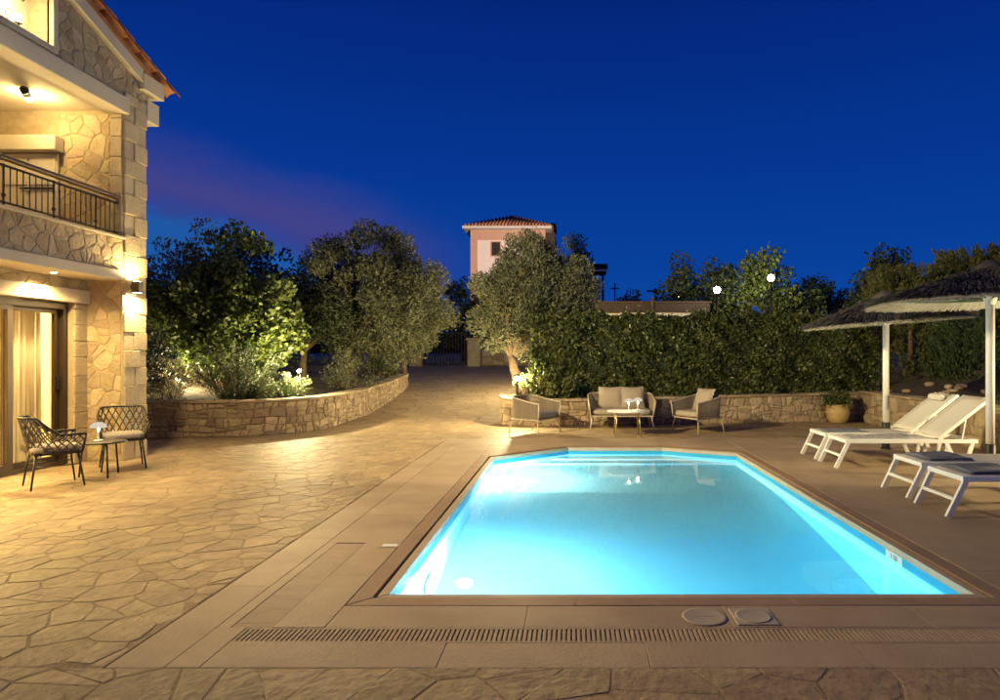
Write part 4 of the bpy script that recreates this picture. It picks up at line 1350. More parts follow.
# shoots at the foot of the olive, lit by the lamp
def shrub(name, label, base, rad, n_cl, per, sig, L, Wd, m, up=0.6, group=None, cat='shrub', lowcut=-0.2):
    t = thing(name, label, cat, base, 0, group)
    B = np.array(base)
    cl = clumps((base[0], base[1], base[2] + rad[2] * 0.35), rad, n_cl, 0.3, lowcut=lowcut)
    q = MB()
    for c in cl[:12]:
        q.tube([(NP.uniform(-.06, .06), NP.uniform(-.06, .06), -0.03), tuple((c - B) * 0.5 + np.array([0, 0, 0.05])), tuple((c - B) * 0.95)], [0.014, 0.009, 0.004], 5)
    part('stems', q, M['bark'], t)
    P = []; A = []
    for c in cl:
        k = int(per * NP.uniform(0.7, 1.3))
        P.append(tnorm(k) * sig + c)
        d = c - B
        A.append(np.tile(d / (np.linalg.norm(d) + 1e-6) + np.array([0, 0, up]), (k, 1)))
    leaf_mesh('foliage', np.vstack(P) - B, L, Wd, m, t, np.vstack(A), 0.7)
    return t
shrub('leafy_shrub', 'bright leafy shrub lit up beside the olive trunk', (-0.55, 13.55, 0.47), (0.55, 0.3, 0.75), 34, 120, 0.11, 0.07, 0.04, M['hedge'])

# left bed: mulberry-like tree with big leaves, pale flowering tree, olive, rosemary
tree('broadleaf_tree', 'green broadleaf tree with large leaves behind the curved wall', (-7.3, 13.4, 0.6), [(-7.3, 13.4, 0.5), (-7.25, 13.4, 1.0), (-7.3, 13.45, 1.5)],
     (-7.25, 13.6, 2.1), (1.42, 1.0, 1.22), 150, 130, 0.20, 0.105, 0.075, M['broad'], None, hollow=0.45, trunk_r=0.07, up=0.1, limbs=14,
     extra=[(-7.3, 13.5, 3.75), (-6.95, 13.5, 3.9), (-6.6, 13.5, 3.75), (-6.35, 13.5, 3.65), (-7.9, 13.6, 3.6), (-6.3, 13.3, 2.5), (-6.1, 13.3, 2.2)])
tree('flowering_tree', 'pale flowering tree rising close to the stone house', (-8.9, 14.2, 0.7), [(-8.9, 14.2, 0.6), (-8.9, 14.2, 1.3), (-8.85, 14.2, 1.9)],
     (-8.75, 14.4, 2.7), (1.15, 0.9, 1.5), 90, 120, 0.20, 0.09, 0.04, M['pale'], None, hollow=0.45, trunk_r=0.07, up=0.6)
tree('dark_olive_tree', 'tall dark olive tree above the curved wall by the drive', (-5.9, 16.6, 0.75), [(-5.9, 16.6, 0.65), (-5.8, 16.6, 1.3), (-5.65, 16.6, 1.9)],
     (-5.15, 16.7, 2.75), (1.65, 1.3, 1.75), 200, 290, 0.23, 0.095, 0.034, M['olive'], None, hollow=0.45, trunk_r=0.12, up=0.4, limbs=16,
     extra=[(-5.9, 16.4, 4.2), (-5.2, 16.4, 4.55), (-5.0, 16.4, 4.5), (-4.3, 16.5, 4.3), (-6.2, 16.5, 4.1)])
tree('dense_garden_tree', 'dense dark tree filling the gap between the broadleaf tree and the tall olive', (-6.7, 16.2, 0.75), [(-6.7, 16.2, 0.6), (-6.7, 16.2, 1.2), (-6.65, 16.2, 1.6)],
     (-6.7, 16.3, 2.3), (1.5, 1.0, 1.35), 90, 150, 0.24, 0.09, 0.045, M['darkleaf'], None, hollow=0.3, up=0.2)
tree('drive_tree', 'dark tree hanging over the far drive by the gate', (-5.5, 21.2, 0.8), [(-5.5, 21.2, 0.65), (-5.45, 21.1, 1.5), (-5.4, 21, 2.1)],
     (-5.25, 20.9, 2.75), (1.05, 1.0, 1.25), 90, 240, 0.22, 0.10, 0.04, M['olive'], None, hollow=0.4, up=0.2)
def spray_bush(name, label, base, n, h, spread, m, L, Wd, cat='shrub', per=90, group=None):
    t = thing(name, label, cat, base, 0, group)
    q = MB(); P = []; A = []
    for i in range(n):
        an = NP.uniform(0, 2 * math.pi); ln = h * NP.uniform(0.55, 1.1); s_ = spread * NP.random() ** 0.6
        tip = np.array([math.cos(an) * s_, math.sin(an) * s_, math.sqrt(max(0.05, ln * ln - s_ * s_ * 0.5))])
        root_ = np.array([math.cos(an) * s_ * 0.25, math.sin(an) * s_ * 0.25, -0.03])
        q.tube([tuple(root_), tuple(root_ * 0.5 + tip * 0.5 + np.array([0, 0, 0.05])), tuple(tip)], [0.009, 0.006, 0.003], 4)
        k = per
        tt = NP.random((k, 1)) ** 0.7
        P.append(root_ * (1 - tt) + tip * tt + NP.normal(size=(k, 3)) * 0.025)
        d = tip - root_; d /= np.linalg.norm(d)
        A.append(np.tile(d, (k, 1)))
    part('stems', q, M['bark'], t)
    leaf_mesh('foliage', np.vstack(P), L, Wd, m, t, np.vstack(A), 0.55)
    return t
spray_bush('rosemary_bush', 'tall feathery rosemary bush fanning out above the low wall', (-6.15, 12.0, 0.56), 70, 1.05, 0.85, M['rosemary'], 0.06, 0.012, per=130)
spray_bush('low_rosemary', 'low rosemary clump glowing around the garden spot lamp', (-5.62, 12.75, 0.56), 60, 0.5, 0.55, M['rosemary'], 0.05, 0.012, per=100)
spray_bush('low_rosemary', 'low green herb clump at the rim of the curved wall', (-6.0, 12.25, 0.56), 40, 0.4, 0.5, M['rosemary'], 0.05, 0.012, per=90)
shrub('pale_shrub', 'pale dry shrub between the rosemary and the house', (-7.5, 12.2, 0.56), (0.5, 0.35, 0.6), 26, 90, 0.11, 0.05, 0.022, M['pale'])
shrub('grey_shrub', 'grey leafy shrub spilling over the curved wall toward the drive', (-5.35, 15.6, 0.58), (0.5, 0.7, 0.75), 30, 90, 0.13, 0.06, 0.025, M['olive'])
shrub('rim_shrub', 'small dense shrub at the far bend of the curved wall', (-5.6, 18.9, 0.75), (0.5, 0.8, 0.7), 26, 80, 0.14, 0.06, 0.03, M['hedge'])
shrub('house_corner_shrub', 'dark shrub in the bed between house corner and rosemary', (-8.3, 12.4, 0.56), (0.6, 0.5, 1.1), 34, 90, 0.15, 0.07, 0.035, M['darkleaf'])

# dark trees far behind
FAR = [
    ('shade_tree', 'dark tree standing behind the gate at the end of the drive', (-5.2, 31, 1.2), (-5.2, 31, 3.1), (2.1, 1.8, 1.8), M['darkleaf']),
    ('shade_tree', 'dark tree beside the far pink house', (-2.6, 33, 1.2), (-2.8, 33, 3.3), (2.0, 1.8, 2.0), M['darkleaf']),
    ('shade_tree', 'dark tree far behind the flowering tree near the house', (-12, 24, 1.0), (-12, 24, 3.4), (3.0, 2.0, 2.4), M['darkleaf']),
    ('shade_tree', 'dark tree far behind the broadleaf tree', (-8.5, 26, 1.0), (-8.5, 26, 3.3), (2.4, 2.0, 2.2), M['darkleaf']),
    ('lamplit_tree', 'wide dark tree behind the left floodlight over the hedge', (5.3, 26.5, 1.0), (5.4, 26.5, 3.6), (1.7, 1.5, 1.65), M['darkleaf']),
    ('lamplit_tree', 'wide leafy tree lit by the right floodlight over the hedge', (7.7, 25.5, 1.0), (7.7, 25.5, 3.5), (2.0, 1.5, 1.75), M['broad']),
    ('far_bush', 'dark rounded bush beyond the hedge beside the evergreen', (10.4, 27, 1.0), (10.4, 27, 2.9), (1.8, 1.3, 1.6), M['darkleaf']),
    ('evergreen_tree', 'dark evergreen with a flat crown rising behind the golden juniper', (10.3, 21.5, 1.0), (10.35, 21.5, 3.3), (0.95, 0.9, 1.35), M['darkleaf']),
    ('far_bush', 'low dark bush under the utility pole', (3.4, 40, 1.3), (3.6, 40, 3.6), (1.7, 1.2, 1.4), M['darkleaf']),
    ('balcony_plant', 'tall dark plant beside the far house terrace', (0.6, 40, 1.3), (0.3, 40, 6.0), (1.0, 0.9, 2.6), M['darkleaf']),
]
for nm, lab, base, cc, cr_, mm in FAR:
    s_ = 0.22 + 0.004 * base[1]
    tree(nm, lab, base, [base, (base[0], base[1], base[2] + (cc[2] - base[2]) * 0.5), (base[0], base[1], base[2] + (cc[2] - base[2]) * 0.8)], cc, cr_, 80, 110, s_, 0.16, 0.085, mm, None, hollow=0.3, limbs=8, trunk_r=0.11, up=0.2)

# far wood that closes the horizon, one dark mass
n = 26000
X = NP.uniform(-75, 75, n); Yw = NP.uniform(66, 74, n)
hw = 3.2 + 1.3 * np.sin(X * 0.23) + 0.9 * np.sin(X * 0.71 + 1) + 0.5 * np.sin(X * 1.9)
P = np.stack([X, Yw, 1.2 + hw * NP.random(n)], 1)
tag(leaf_mesh('far_woods', P, 0.9, 0.55, M['darkleaf'], None), 'dark band of distant woods behind the garden', 'woods', None, 'stuff')
# golden junipers on the right bank
def juniper(label, base, h, rad, n, m, group):
    t = thing('juniper', label, 'shrub', base, 0, group)
    part('trunk', MB().tube([(0, 0, -0.1), (0.03, 0, h * 0.4), (0.0, 0.02, h * 0.8)], [0.08, 0.06, 0.02], 7), M['bark'], t)
    P = []; A = []
    for i in range(n):
        z = h * NP.random() ** 0.8
        an = NP.uniform(0, 2 * math.pi)
        rr_ = rad * (1 - 0.45 * (z / h) ** 2) * NP.uniform(0.6, 1.05)
        c = np.array([math.cos(an) * rr_, math.sin(an) * rr_ * 0.9, z])
        d = np.array([math.cos(an) * 0.7, math.sin(an) * 0.7, 0.75]); d /= np.linalg.norm(d)
        ln = NP.uniform(0.25, 0.55); k = 130
        tt = NP.random((k, 1))
        sp_ = (1 - tt) * 0.09 + 0.015
        P.append(c + d * (tt - 0.35) * ln + NP.normal(size=(k, 3)) * sp_)
        A.append(np.tile(d, (k, 1)))
    leaf_mesh('crown', np.vstack(P), 0.085, 0.024, m, t, np.vstack(A), 0.5)
    return t
GJ = 'junipers on the bank behind the parasols'
juniper('golden juniper next to the end of the hedge', (8.0, 15.4, 0.85), 2.55, 1.2, 330, M['juniper'], GJ)
juniper('golden juniper rising above the parasols', (9.7, 15.6, 1.2), 2.7, 1.25, 360, M['juniper'], GJ)
juniper('golden juniper at the open end of the bank', (11.4, 15.4, 1.4), 2.6, 1.25, 330, M['juniper'], GJ)
juniper('low dark juniper spreading in front of the golden ones', (8.9, 14.0, 0.98), 1.45, 1.1, 220, M['rosemary'], GJ)
juniper('spreading dark juniper on the open bank', (9.4, 10.2, 1.25), 1.5, 1.3, 200, M['rosemary'], GJ)
juniper('golden juniper on the bank near the side wall lamp', (9.8, 6.8, 1.3), 2.2, 1.2, 240, M['juniper'], GJ)
juniper('low dark juniper behind the near parasol', (10.6, 13.4, 1.2), 1.6, 1.2, 230, M['rosemary'], GJ)

# ------------------------------------------------------------------ far buildings, gate, lamps
fh = thing('far_house', 'pink rendered house with hipped terracotta roof beyond the trees', 'house', (-4.5, 45, 1.4))
def fp(name, mb, m, parent=None):
    mb.v = [(v[0] + 4.5, v[1] - 45, v[2] - 1.4) for v in mb.v]
    return part(name, mb, m, parent or fh)
wl2 = fp('wall', MB().box((-6.95, 45, 1.35), (-1.9, 52, 10.15)), M['pinkwall'])
fp('corner_pilaster', MB().box((-7.02, 44.93, 1.35), (-6.55, 45.4, 10.15)), M['orange'], wl2)
fp('corner_pilaster', MB().box((-2.30, 44.93, 1.35), (-1.84, 45.4, 10.15)), M['orange'], wl2)
fp('cornice_band', MB().box((-7.0, 44.95, 9.45), (-1.86, 45.3, 10.12)), M['orange'], wl2)
fp('eave', MB().box((-7.5, 44.4, 10.15), (-1.4, 52.6, 10.32)), M['farwall'])
q = MB()
E = [(-7.55, 44.35, 10.32), (-1.35, 44.35, 10.32), (-1.35, 52.65, 10.32), (-7.55, 52.65, 10.32)]
A1, A2 = (-4.45, 47.6, 11.65), (-4.45, 49.4, 11.65)
q.add(E + [A1, A2], [(0, 1, 4), (1, 2, 5, 4), (2, 3, 5), (3, 0, 4, 5), (3, 2, 1, 0)])
rf = fp('roof', q, M['tile'])
q = MB()
for i in range(26):                           # tile ridges of the front slope
    x = -7.4 + 6.0 * (i + 0.5) / 26
    t_ = 1 - abs(x + 4.45) / 3.1
    q.tube([(x, 44.33, 10.36), (x, 44.35 + 3.25 * t_, 10.36 + 1.33 * t_)], 0.075, 5)
for i in range(32):
    y = 44.6 + 8 * (i + 0.5) / 32
    t_ = min(1, (y - 44.35) / 3.25, (52.65 - y) / 3.25)
    q.tube([(-1.33, y, 10.36), (-1.33 - 3.1 * t_, y, 10.36 + 1.33 * t_)], 0.075, 5)
tag(fp('tile_ridges', q, M['tile'], rf), kind='stuff')
fp('solar_tank', MB().box((-2.9, 49.5, 11.0), (-1.2, 51.5, 11.55), 0.1), M['blackmetal'], rf)
wf = fp('window', MB().box((-5.62, 44.9, 8.3), (-4.9, 45.02, 9.35)), M['orange'])
fp('pane', MB().box((-5.55, 44.88, 8.37), (-4.97, 44.895, 9.28)), M['dark'], wf)
fp('recess', MB().box((-1.90, 46.0, 7.6), (-1.2, 51, 10.14)), M['brownroof'])
fp('terrace', MB().box((-1.85, 45.6, 1.35), (2.0, 52, 6.9)), M['pinkwall'])
fp('terrace_parapet', MB().box((-2.2, 45.3, 6.9), (1.6, 45.6, 7.45)), M['orange'])
fp('canopy', MB().box((0.9, 44.6, 7.35), (2.45, 48, 7.75)), M['brownroof'])
fp('canopy_edge', MB().box((0.85, 44.5, 7.22), (2.42, 44.6, 7.36)), M['farwall'])
for x in (1.1, 2.05):
    fp('canopy_post', MB().box((x, 44.7, 1.4), (x + 0.16, 44.86, 7.35)), M['brownroof'])
fp('side_parapet', MB().box((0.9, 44.8, 3.9), (2.9, 45.1, 4.35)), M['orange'])

# low outbuilding beyond the hedge
ob = thing('outbuilding', 'long low outbuilding with brown roof edge above the hedge', 'building', (3.0, 24, 0.6))
part('wall', MB().box((-2.9, 0.3, 0.0), (1.95, 3.5, 2.42)), M['farwall'], ob)
part('white_fascia', MB().box((-1.2, 0.1, 2.30), (2.0, 0.2, 2.43)), M['farwall'], ob)
part('roof', MB().box((-3.2, 0.0, 2.43), (2.1, 3.8, 2.80), 0.02), M['brownroof'], ob)
part('roof_trim', MB().box((-3.25, -0.05, 2.78), (2.15, 3.85, 2.84)), M['brownroof'], ob)
part('roof_post', MB().box((-0.10, -0.12, 2.3), (0.0, -0.055, 2.98)), M['brownroof'], ob)

# boundary wall, gate pillars and gate at the end of the drive
bw = thing('boundary_wall', 'dim stone boundary wall at the end of the drive', 'wall', (-3.0, 29.5, gz(29.5)))
part('wall_core', MB().box((-1.1, 0, -0.1), (3.2, 0.35, 0.85)), M['wmortar'], bw)
stones_on(bw, plane_fn((0, 0, 0), (1, 0, 0), (0, 0, 1), (0, -1, 0)), rect(-1.1, 0.0, 3.2, 0.85), 0.34, M['wstone'], depth=0.05, gap=0.012, seed=71)
for x, lab in ((-7.0, 'square stone gate pillar beside the curved wall'), (-4.4, 'square stone gate pillar at the boundary wall')):
    t = thing('gate_pillar', lab, 'pillar', (x, 29, gz(29)), 0, 'stone gate pillars')
    part('shaft', MB().box((-0.28, 0, -0.1), (0.28, 0.5, 1.15), 0.02), M['wstone'], t)
    part('cap', MB().box((-0.34, -0.06, 1.15), (0.34, 0.56, 1.25), 0.02), M['quoin'], t)
gt = thing('metal_gate', 'dark metal gate closing the end of the drive', 'gate', (-5.7, 29.2, gz(29)))
part('gate_frame', MB().box((-0.98, 0, 0.05), (-0.92, 0.05, 1.5)).box((0.92, 0, 0.05), (0.98, 0.05, 1.5)).box((-0.92, 0, 0.05), (0.92, 0.05, 0.12)).box((-0.92, 0, 1.43), (0.92, 0.05, 1.5)), M['blackmetal'], gt)
for i in range(14):
    x = -0.86 + 1.72 * i / 13
    part('gate_bar', MB().box((x - 0.02, 0.01, 0.12), (x + 0.02, 0.04, 1.43)), M['blackmetal'], gt)

# floodlights on poles behind the hedge
def pole_lamp(name, label, loc, zl, pw, bulb_r, m, group, aim=None, soft=0.08):
    t = thing(name, label, 'lamp', loc, 0, group)
    h = zl - loc[2]
    part('pole', MB().tube([(0, 0, -0.05), (0, 0, h - 0.12)], 0.035, 8), M['blackmetal'], t)
    part('head', MB().lathe([(0.035, h - 0.14), (0.06, h - 0.13), (0.06, h - bulb_r * 0.8)], seg=12), M['blackmetal'], t)
    part('shade_disc', MB().lathe([(0.03, h - bulb_r - 0.05), (0.26, h - bulb_r - 0.03), (0.26, h - bulb_r - 0.02), (0.03, h - bulb_r - 0.012)], seg=18), M['blackmetal'], t)  # opaque disc added to keep the bulb's glow off the pole
    part('bulb', MB().lathe([(0.004, -bulb_r), (bulb_r * 0.7, -bulb_r * 0.7), (bulb_r, 0), (bulb_r * 0.7, bulb_r * 0.7), (0.004, bulb_r)], (0, 0, h), 14), m, t)
    if pw: light(t, (0, 0, h), pw, (1.0, 0.88, 0.62), bulb_r * 1.12)
    return t
FG = 'pole lamps beyond the hedge'
p = AT(717, 290, 22.5); pole_lamp('floodlight', 'bright lower floodlight on a pole between hedge and trees', (p.x, p.y, gz(22.5)), p.z, 110, 0.12, M['flood'], FG)
p = AT(771, 278, 23.0); pole_lamp('floodlight', 'bright higher floodlight on a pole in front of the leafy tree', (p.x, p.y, gz(23)), p.z, 110, 0.12, M['flood'], FG)
sp_ = thing('added_house_flood', 'added floodlight hidden behind the olive tree, turned to the pink house', 'lamp', (-1.5, 30.0, gz(30)), 0, FG)  # hidden lamp added to light the far house
part('pole', MB().tube([(0, 0, -0.05), (0, 0, 5.45)], 0.05, 8), M['blackmetal'], sp_)
part('head', MB().box((-0.16, -0.1, 5.4), (0.16, 0.06, 5.66), 0.02), M['blackmetal'], sp_)
part('lens', MB().box((-0.13, 0.061, 5.43), (0.13, 0.07, 5.63)), M['bulb'], sp_)
light(sp_, (0, 0.2, 5.55), 11000, (1.0, 0.80, 0.62), 0.1, 'SPOT', (Vector((-4.5, 45, 9.5)) - Vector((-1.5, 30.2, 6.6))).to_track_quat('-Z', 'Y').to_euler(), 44, 0.6)
p = AT(679, 296, 42.0); pole_lamp('street_lamp', 'small distant street lamp above the outbuilding roof', (p.x, p.y, gz(42)), p.z, 40, 0.09, M['bulb'], FG)
up_ = thing('utility_pole', 'thin utility pole with crossarm above the outbuilding', 'utility pole', (7.7, 60, gz(60)))
part('pole', MB().tube([(0, 0, -0.1), (0, 0, 6.0)], 0.09, 7), M['blackmetal'], up_)
part('crossarm', MB().box((-0.8, -0.06, 5.7), (0.8, 0.06, 5.85)), M['blackmetal'], up_)
an_ = thing('antenna', 'thin mast standing beside the far house canopy', 'antenna', (2.9, 44, gz(44)))
part('mast', MB().tube([(0, 0, -0.1), (0, 0, 4.9)], 0.05, 6), M['blackmetal'], an_)
part('element', MB().box((-0.3, -0.03, 4.5), (0.3, 0.03, 4.58)), M['blackmetal'], an_)

# bollard lamp at the end of the back wall
def bollard(name, label, loc, h, pw, group):
    t = thing(name, label, 'lamp', loc, 0, group)
    part('post', MB().lathe([(0.05, 0.0), (0.05, 0.015), (0.025, 0.02), (0.025, h - 0.16), (0.055, h - 0.155), (0.055, h - 0.14)], seg=14), M['blackmetal'], t)
    part('bulb', MB().lathe([(0.02, h - 0.139), (0.045, h - 0.13), (0.045, h - 0.05), (0.02, h - 0.041)], seg=14), M['bulb'], t)
    part('cap', MB().lathe([(0.065, h - 0.04), (0.065, h - 0.025), (0.02, h)], seg=14), M['blackmetal'], t)
    for k in range(4):
        a = math.pi / 4 + k * math.pi / 2
        part('cage_bar', MB().tube([(0.055 * math.cos(a), 0.055 * math.sin(a), h - 0.14), (0.055 * math.cos(a), 0.055 * math.sin(a), h - 0.04)], 0.005, 4), M['blackmetal'], t)
    light(t, (0, 0, h - 0.09), pw, WARM2, 0.064)
    return t
BG = 'black bollard garden lamps'
bl = bollard('bollard_lamp', 'black bollard lamp glowing on the wall end under the olive tree', (-1.13, 13.36, 0.545), 0.50, 520, BG)
bollard('bollard_lamp', 'black bollard lamp on the wall behind the near lounger pair', (6.48, 6.9, 0.655), 0.55, 450, BG)
bollard('bollard_lamp', 'tall black post lamp added on the drive, hidden behind the olive tree and hedge', (-0.35, 18.6, gz(18.6) - 0.014), 1.85, 1700, BG)  # unseen post lamp added to brighten the far drive
# garden spot in the left bed
p = AT(300, 371, 12.95)
gs = thing('garden_spot', 'small bright spot lamp among the rosemary in the curved bed', 'lamp', (p.x, p.y, 0.55))
part('spike', MB().tube([(0, 0, -0.05), (0, 0, p.z - 0.55 - 0.03)], 0.012, 6), M['blackmetal'], gs)
part('head', MB().tube([(0, 0.045, p.z - 0.55), (0, -0.03, p.z - 0.55)], 0.04, 12), M['blackmetal'], gs)
part('bulb', MB().lathe([(0.004, -0.034), (0.03, -0.02), (0.034, 0.0), (0.03, 0.02), (0.004, 0.034)], (0, -0.05, p.z - 0.55), 12), M['bulb'], gs)
light(gs, (0.0, -0.12, p.z - 0.50), 430, (1.0, 0.82, 0.42), 0.04)

g2 = thing('garden_spot', 'small added spot lamp hidden in the shrubs under the flowering tree', 'lamp', (-7.75, 12.75, 0.55))  # hidden spot added to lift the dark left trees
part('spike', MB().tube([(0, 0, -0.05), (0, 0, 0.30)], 0.012, 6), M['blackmetal'], g2)
part('head', MB().tube([(0, -0.03, 0.30), (0, 0.05, 0.36)], 0.04, 12), M['blackmetal'], g2)
part('lens', MB().tube([(0, 0.051, 0.361), (0, 0.054, 0.363)], 0.034, 12), M['bulb'], g2)
light(g2, (0, 0.09, 0.42), 130, (1.0, 0.82, 0.45), 0.04)

# ------------------------------------------------------------------ furniture
def upath(w, d, r, flare=0.0, n=8):
    """U in plan: front-left, round the back, front-right (front = +y)"""
    pts = []
    hw = w / 2; yb = -d / 2; yf = d / 2
    for i in range(8):
        t = i / 8; pts.append((-hw, yf + (yb + r - yf) * t))
    for i in range(n + 1):
        a = math.pi + (math.pi / 2) * i / n
        pts.append((-hw + r + r * math.cos(a), yb + r + r * math.sin(a)))
    k = max(4, int(w / 0.08))
    for i in range(1, k):
        pts.append((-hw + r + (w - 2 * r) * i / k, yb))
    for i in range(n + 1):
        a = 1.5 * math.pi + (math.pi / 2) * i / n
        pts.append((hw - r + r * math.cos(a), yb + r + r * math.sin(a)))
    for i in range(1, 9):
        t = i / 8; pts.append((hw, yb + r + (yf - yb - r) * t))
    return pts
def resample(pts, n):
    P = np.array(pts); s_ = np.concatenate([[0], np.cumsum(np.linalg.norm(np.diff(P, axis=0), axis=1))])
    u = np.linspace(0, s_[-1], n)
    return [(float(np.interp(x, s_, P[:, 0])), float(np.interp(x, s_, P[:, 1]))) for x in u], s_[-1]

# ---- rattan armchair with lattice shell
def rattan_chair(label, loc, rz_):
    t = thing('rattan_armchair', label, 'armchair', loc, rz_, 'lattice armchairs by the glass door')
    NS = 61
    pts, L = resample(upath(0.56, 0.52, 0.20), NS)
    def top(s_):
        f = 1 - abs(2 * s_ - 1)                # 0 at arm fronts, 1 at back middle
        return 0.60 + 0.20 * min(1, max(0, (f - 0.34) / 0.28)) ** 1.2
    def P3(s_, tt):
        i = min(int(s_ * (NS - 1)), NS - 2); fr_ = s_ * (NS - 1) - i
        x = pts[i][0] * (1 - fr_) + pts[i + 1][0] * fr_; y = pts[i][1] * (1 - fr_) + pts[i + 1][1] * fr_
        f = 1 - abs(2 * s_ - 1)
        z = 0.40 + (top(s_) - 0.40) * tt
        k = 0.90 + 0.12 * tt
        lean = -0.10 * tt * max(0, f - 0.3)
        return (x * k, y * k + lean, z)
    fr = part('frame', MB().tube([P3(i / 60, 1.0) for i in range(61)], 0.014, 6).tube([P3(i / 60, 0.0) for i in range(61)], 0.011, 6)
              .tube([P3(0, 0), P3(0, 1)], 0.014, 6).tube([P3(1, 0), P3(1, 1)], 0.014, 6).tube([(-0.25, 0.235, 0.40), (0.25, 0.235, 0.40)], 0.012, 6), M['blackmetal'], t)
    q = MB(); n = 17
    for sg_ in (1, -1):
        for k in range(-4, n + 4):
            pl = []
            for j in range(9):
                tt = j / 8; s_ = (k + sg_ * tt * 2.6 + (0 if sg_ > 0 else 2.6)) / n
                if 0 <= s_ <= 1: pl.append(P3(s_, tt))
            if len(pl) > 1: q.tube(pl, 0.0085, 5)
    part('lattice', q, M['rattan'], t)
    part('seat_cushion', MB().cushion((0, 0.0, 0.435), (0.245, 0.245, 0.045)), M['greycushion'], t)
    part('seat_base', MB().box((-0.24, -0.22, 0.375), (0.24, 0.24, 0.392)), M['blackmetal'], t)
    for sx in (-1, 1):
        for sy in (-1, 1):
            part('leg', MB().tube([(sx * 0.21, sy * 0.20, 0.385), (sx * 0.255, sy * 0.255, 0.0)], [0.013, 0.010], 7), M['blackmetal'], t)
    t.scale = (0.9, 0.9, 0.95)
    for sx in (-1, 1):
        part('stretcher', MB().tube([(sx * 0.226, -0.214, 0.25), (sx * 0.226, 0.214, 0.25)], 0.007, 5), M['blackmetal'], t)
    return t
rattan_chair('black lattice armchair right in front of the sliding glass door', (-5.66, 7.10, 0.006), R(-42))
rattan_chair('black lattice armchair turned toward the pool by the stone pier', (-5.68, 8.22, 0.006), R(-142))
def side_table(loc):
    t = thing('side_table', 'small round dark side table between the two lattice armchairs', 'side table', loc)
    part('table_top', MB().lathe([(0.20, 0.392), (0.235, 0.394), (0.24, 0.402), (0.235, 0.41), (0.02, 0.412)], seg=28), M['rattan'], t)
    part('rim', MB().tube([(0.24 * math.cos(a * math.pi / 14), 0.24 * math.sin(a * math.pi / 14), 0.402) for a in range(28)], 0.011, 6, True), M['blackmetal'], t)
    for k in range(3):
        a = R(80 + 120 * k)
        part('leg', MB().tube([(0.19 * math.cos(a), 0.19 * math.sin(a), 0.392), (0.225 * math.cos(a), 0.225 * math.sin(a), 0.0)], 0.011, 6), M['blackmetal'], t)
side_table((-5.54, 7.66, 0.006))
def mushroom(label, loc, s_=1.0, pw=1.5, lit=True):
    t = thing('table_lamp', label, 'lamp', loc, 0, 'white mushroom table lamps')
    part('foot', MB().lathe([(0.05 * s_, 0), (0.052 * s_, 0.006), (0.045 * s_, 0.012), (0.012 * s_, 0.014)], seg=18), M['white'], t)
    part('stem', MB().lathe([(0.010 * s_, 0.013), (0.010 * s_, 0.17 * s_)], seg=12), M['white'], t)
    part('lamp_shade', MB().lathe([(0.088 * s_, 0.165 * s_), (0.09 * s_, 0.175 * s_), (0.075 * s_, 0.205 * s_), (0.04 * s_, 0.228 * s_), (0.006 * s_, 0.235 * s_)], seg=22), M['lampshade'], t)
    if pw: light(t, (0, 0, 0.145 * s_), pw, WARM2, 0.02)
mushroom('white mushroom lamp on the side table between the lattice armchairs', (-5.58, 7.66, 0.42), 0.95, 0.8)

# ---- rope lounge set
def rope_seat(name, label, cat, loc, rz_, w, pillows, group=None, seatmat='cushion'):
    t = thing(name, label, cat, loc, rz_, group)
    d = 0.66
    path = upath(w, d, 0.17)
    n = int((w + 2 * d) / 0.022)
    pts, L = resample(path, n)
    def top(s_):
        f = 1 - abs(2 * s_ - 1)
        k = min(1, f * L / 2 / (d * 0.95))
        return 0.56 + 0.12 * k ** 1.3
    def P3(i, tt):
        s_ = i / (n - 1); x, y = pts[i]
        k = 0.95 + 0.07 * tt
        return (x * k, y * k, 0.27 + (top(s_) - 0.27) * tt)
    part('frame', MB().tube([P3(i, 1) for i in range(n)], 0.013, 6).tube([P3(i, 0) for i in range(n)], 0.012, 6).tube([P3(0, 0), P3(0, 1)], 0.013, 6).tube([P3(n - 1, 0), P3(n - 1, 1)], 0.013, 6)
         .box((-w * 0.47, -d * 0.46, 0.262), (w * 0.47, d * 0.48, 0.285)), M['beigemetal'], t)
    q = MB()
    for i in range(1, n - 1):
        q.tube([P3(i, 0), P3(i, 0.5), P3(i, 1)], 0.0088, 5, cap=False)
    part('rope_weave', q, M['rope'], t)
    part('seat_cushion', MB().cushion((0, 0.03, 0.345), (w * 0.46, d * 0.45, 0.06)), M[seatmat], t)
    for (px_, tilt, rzz) in pillows:
        mtx = Matrix.Translation((px_, -d * 0.22, 0.60)) @ Matrix.Rotation(rzz, 4, 'Z') @ Matrix.Rotation(R(90 + tilt), 4, 'X')
        part('pillow', MB().pillow(mtx, 0.47, 0.44, 0.15), M[seatmat], t)
    for sx in (-1, 1):
        for sy in (-1, 1):
            part('leg', MB().tube([(sx * (w * 0.45), sy * d * 0.42, 0.275), (sx * (w * 0.45 + 0.05), sy * (d * 0.42 + 0.05), 0.0)], [0.013, 0.010], 7), M['beigemetal'], t)
    return t
rope_seat('rope_sofa', 'beige rope loveseat with two pillows against the stone wall', 'sofa', (0.95, 12.62, 0.006), R(180), 1.24, [(-0.24, 20, R(6)), (0.20, 18, R(-4))])
RG = 'rope armchairs of the lounge set'
rope_seat('rope_armchair', 'rope armchair with flat seat cushion and no pillow near the bollard lamp', 'armchair', (-0.68, 11.95, 0.006), R(-122), 0.70, [], RG, 'greycushion')
rope_seat('rope_armchair', 'rope armchair with beige pillow beside the loveseat', 'armchair', (2.35, 12.15, 0.006), R(122), 0.70, [(0.0, 22, 0)], RG)
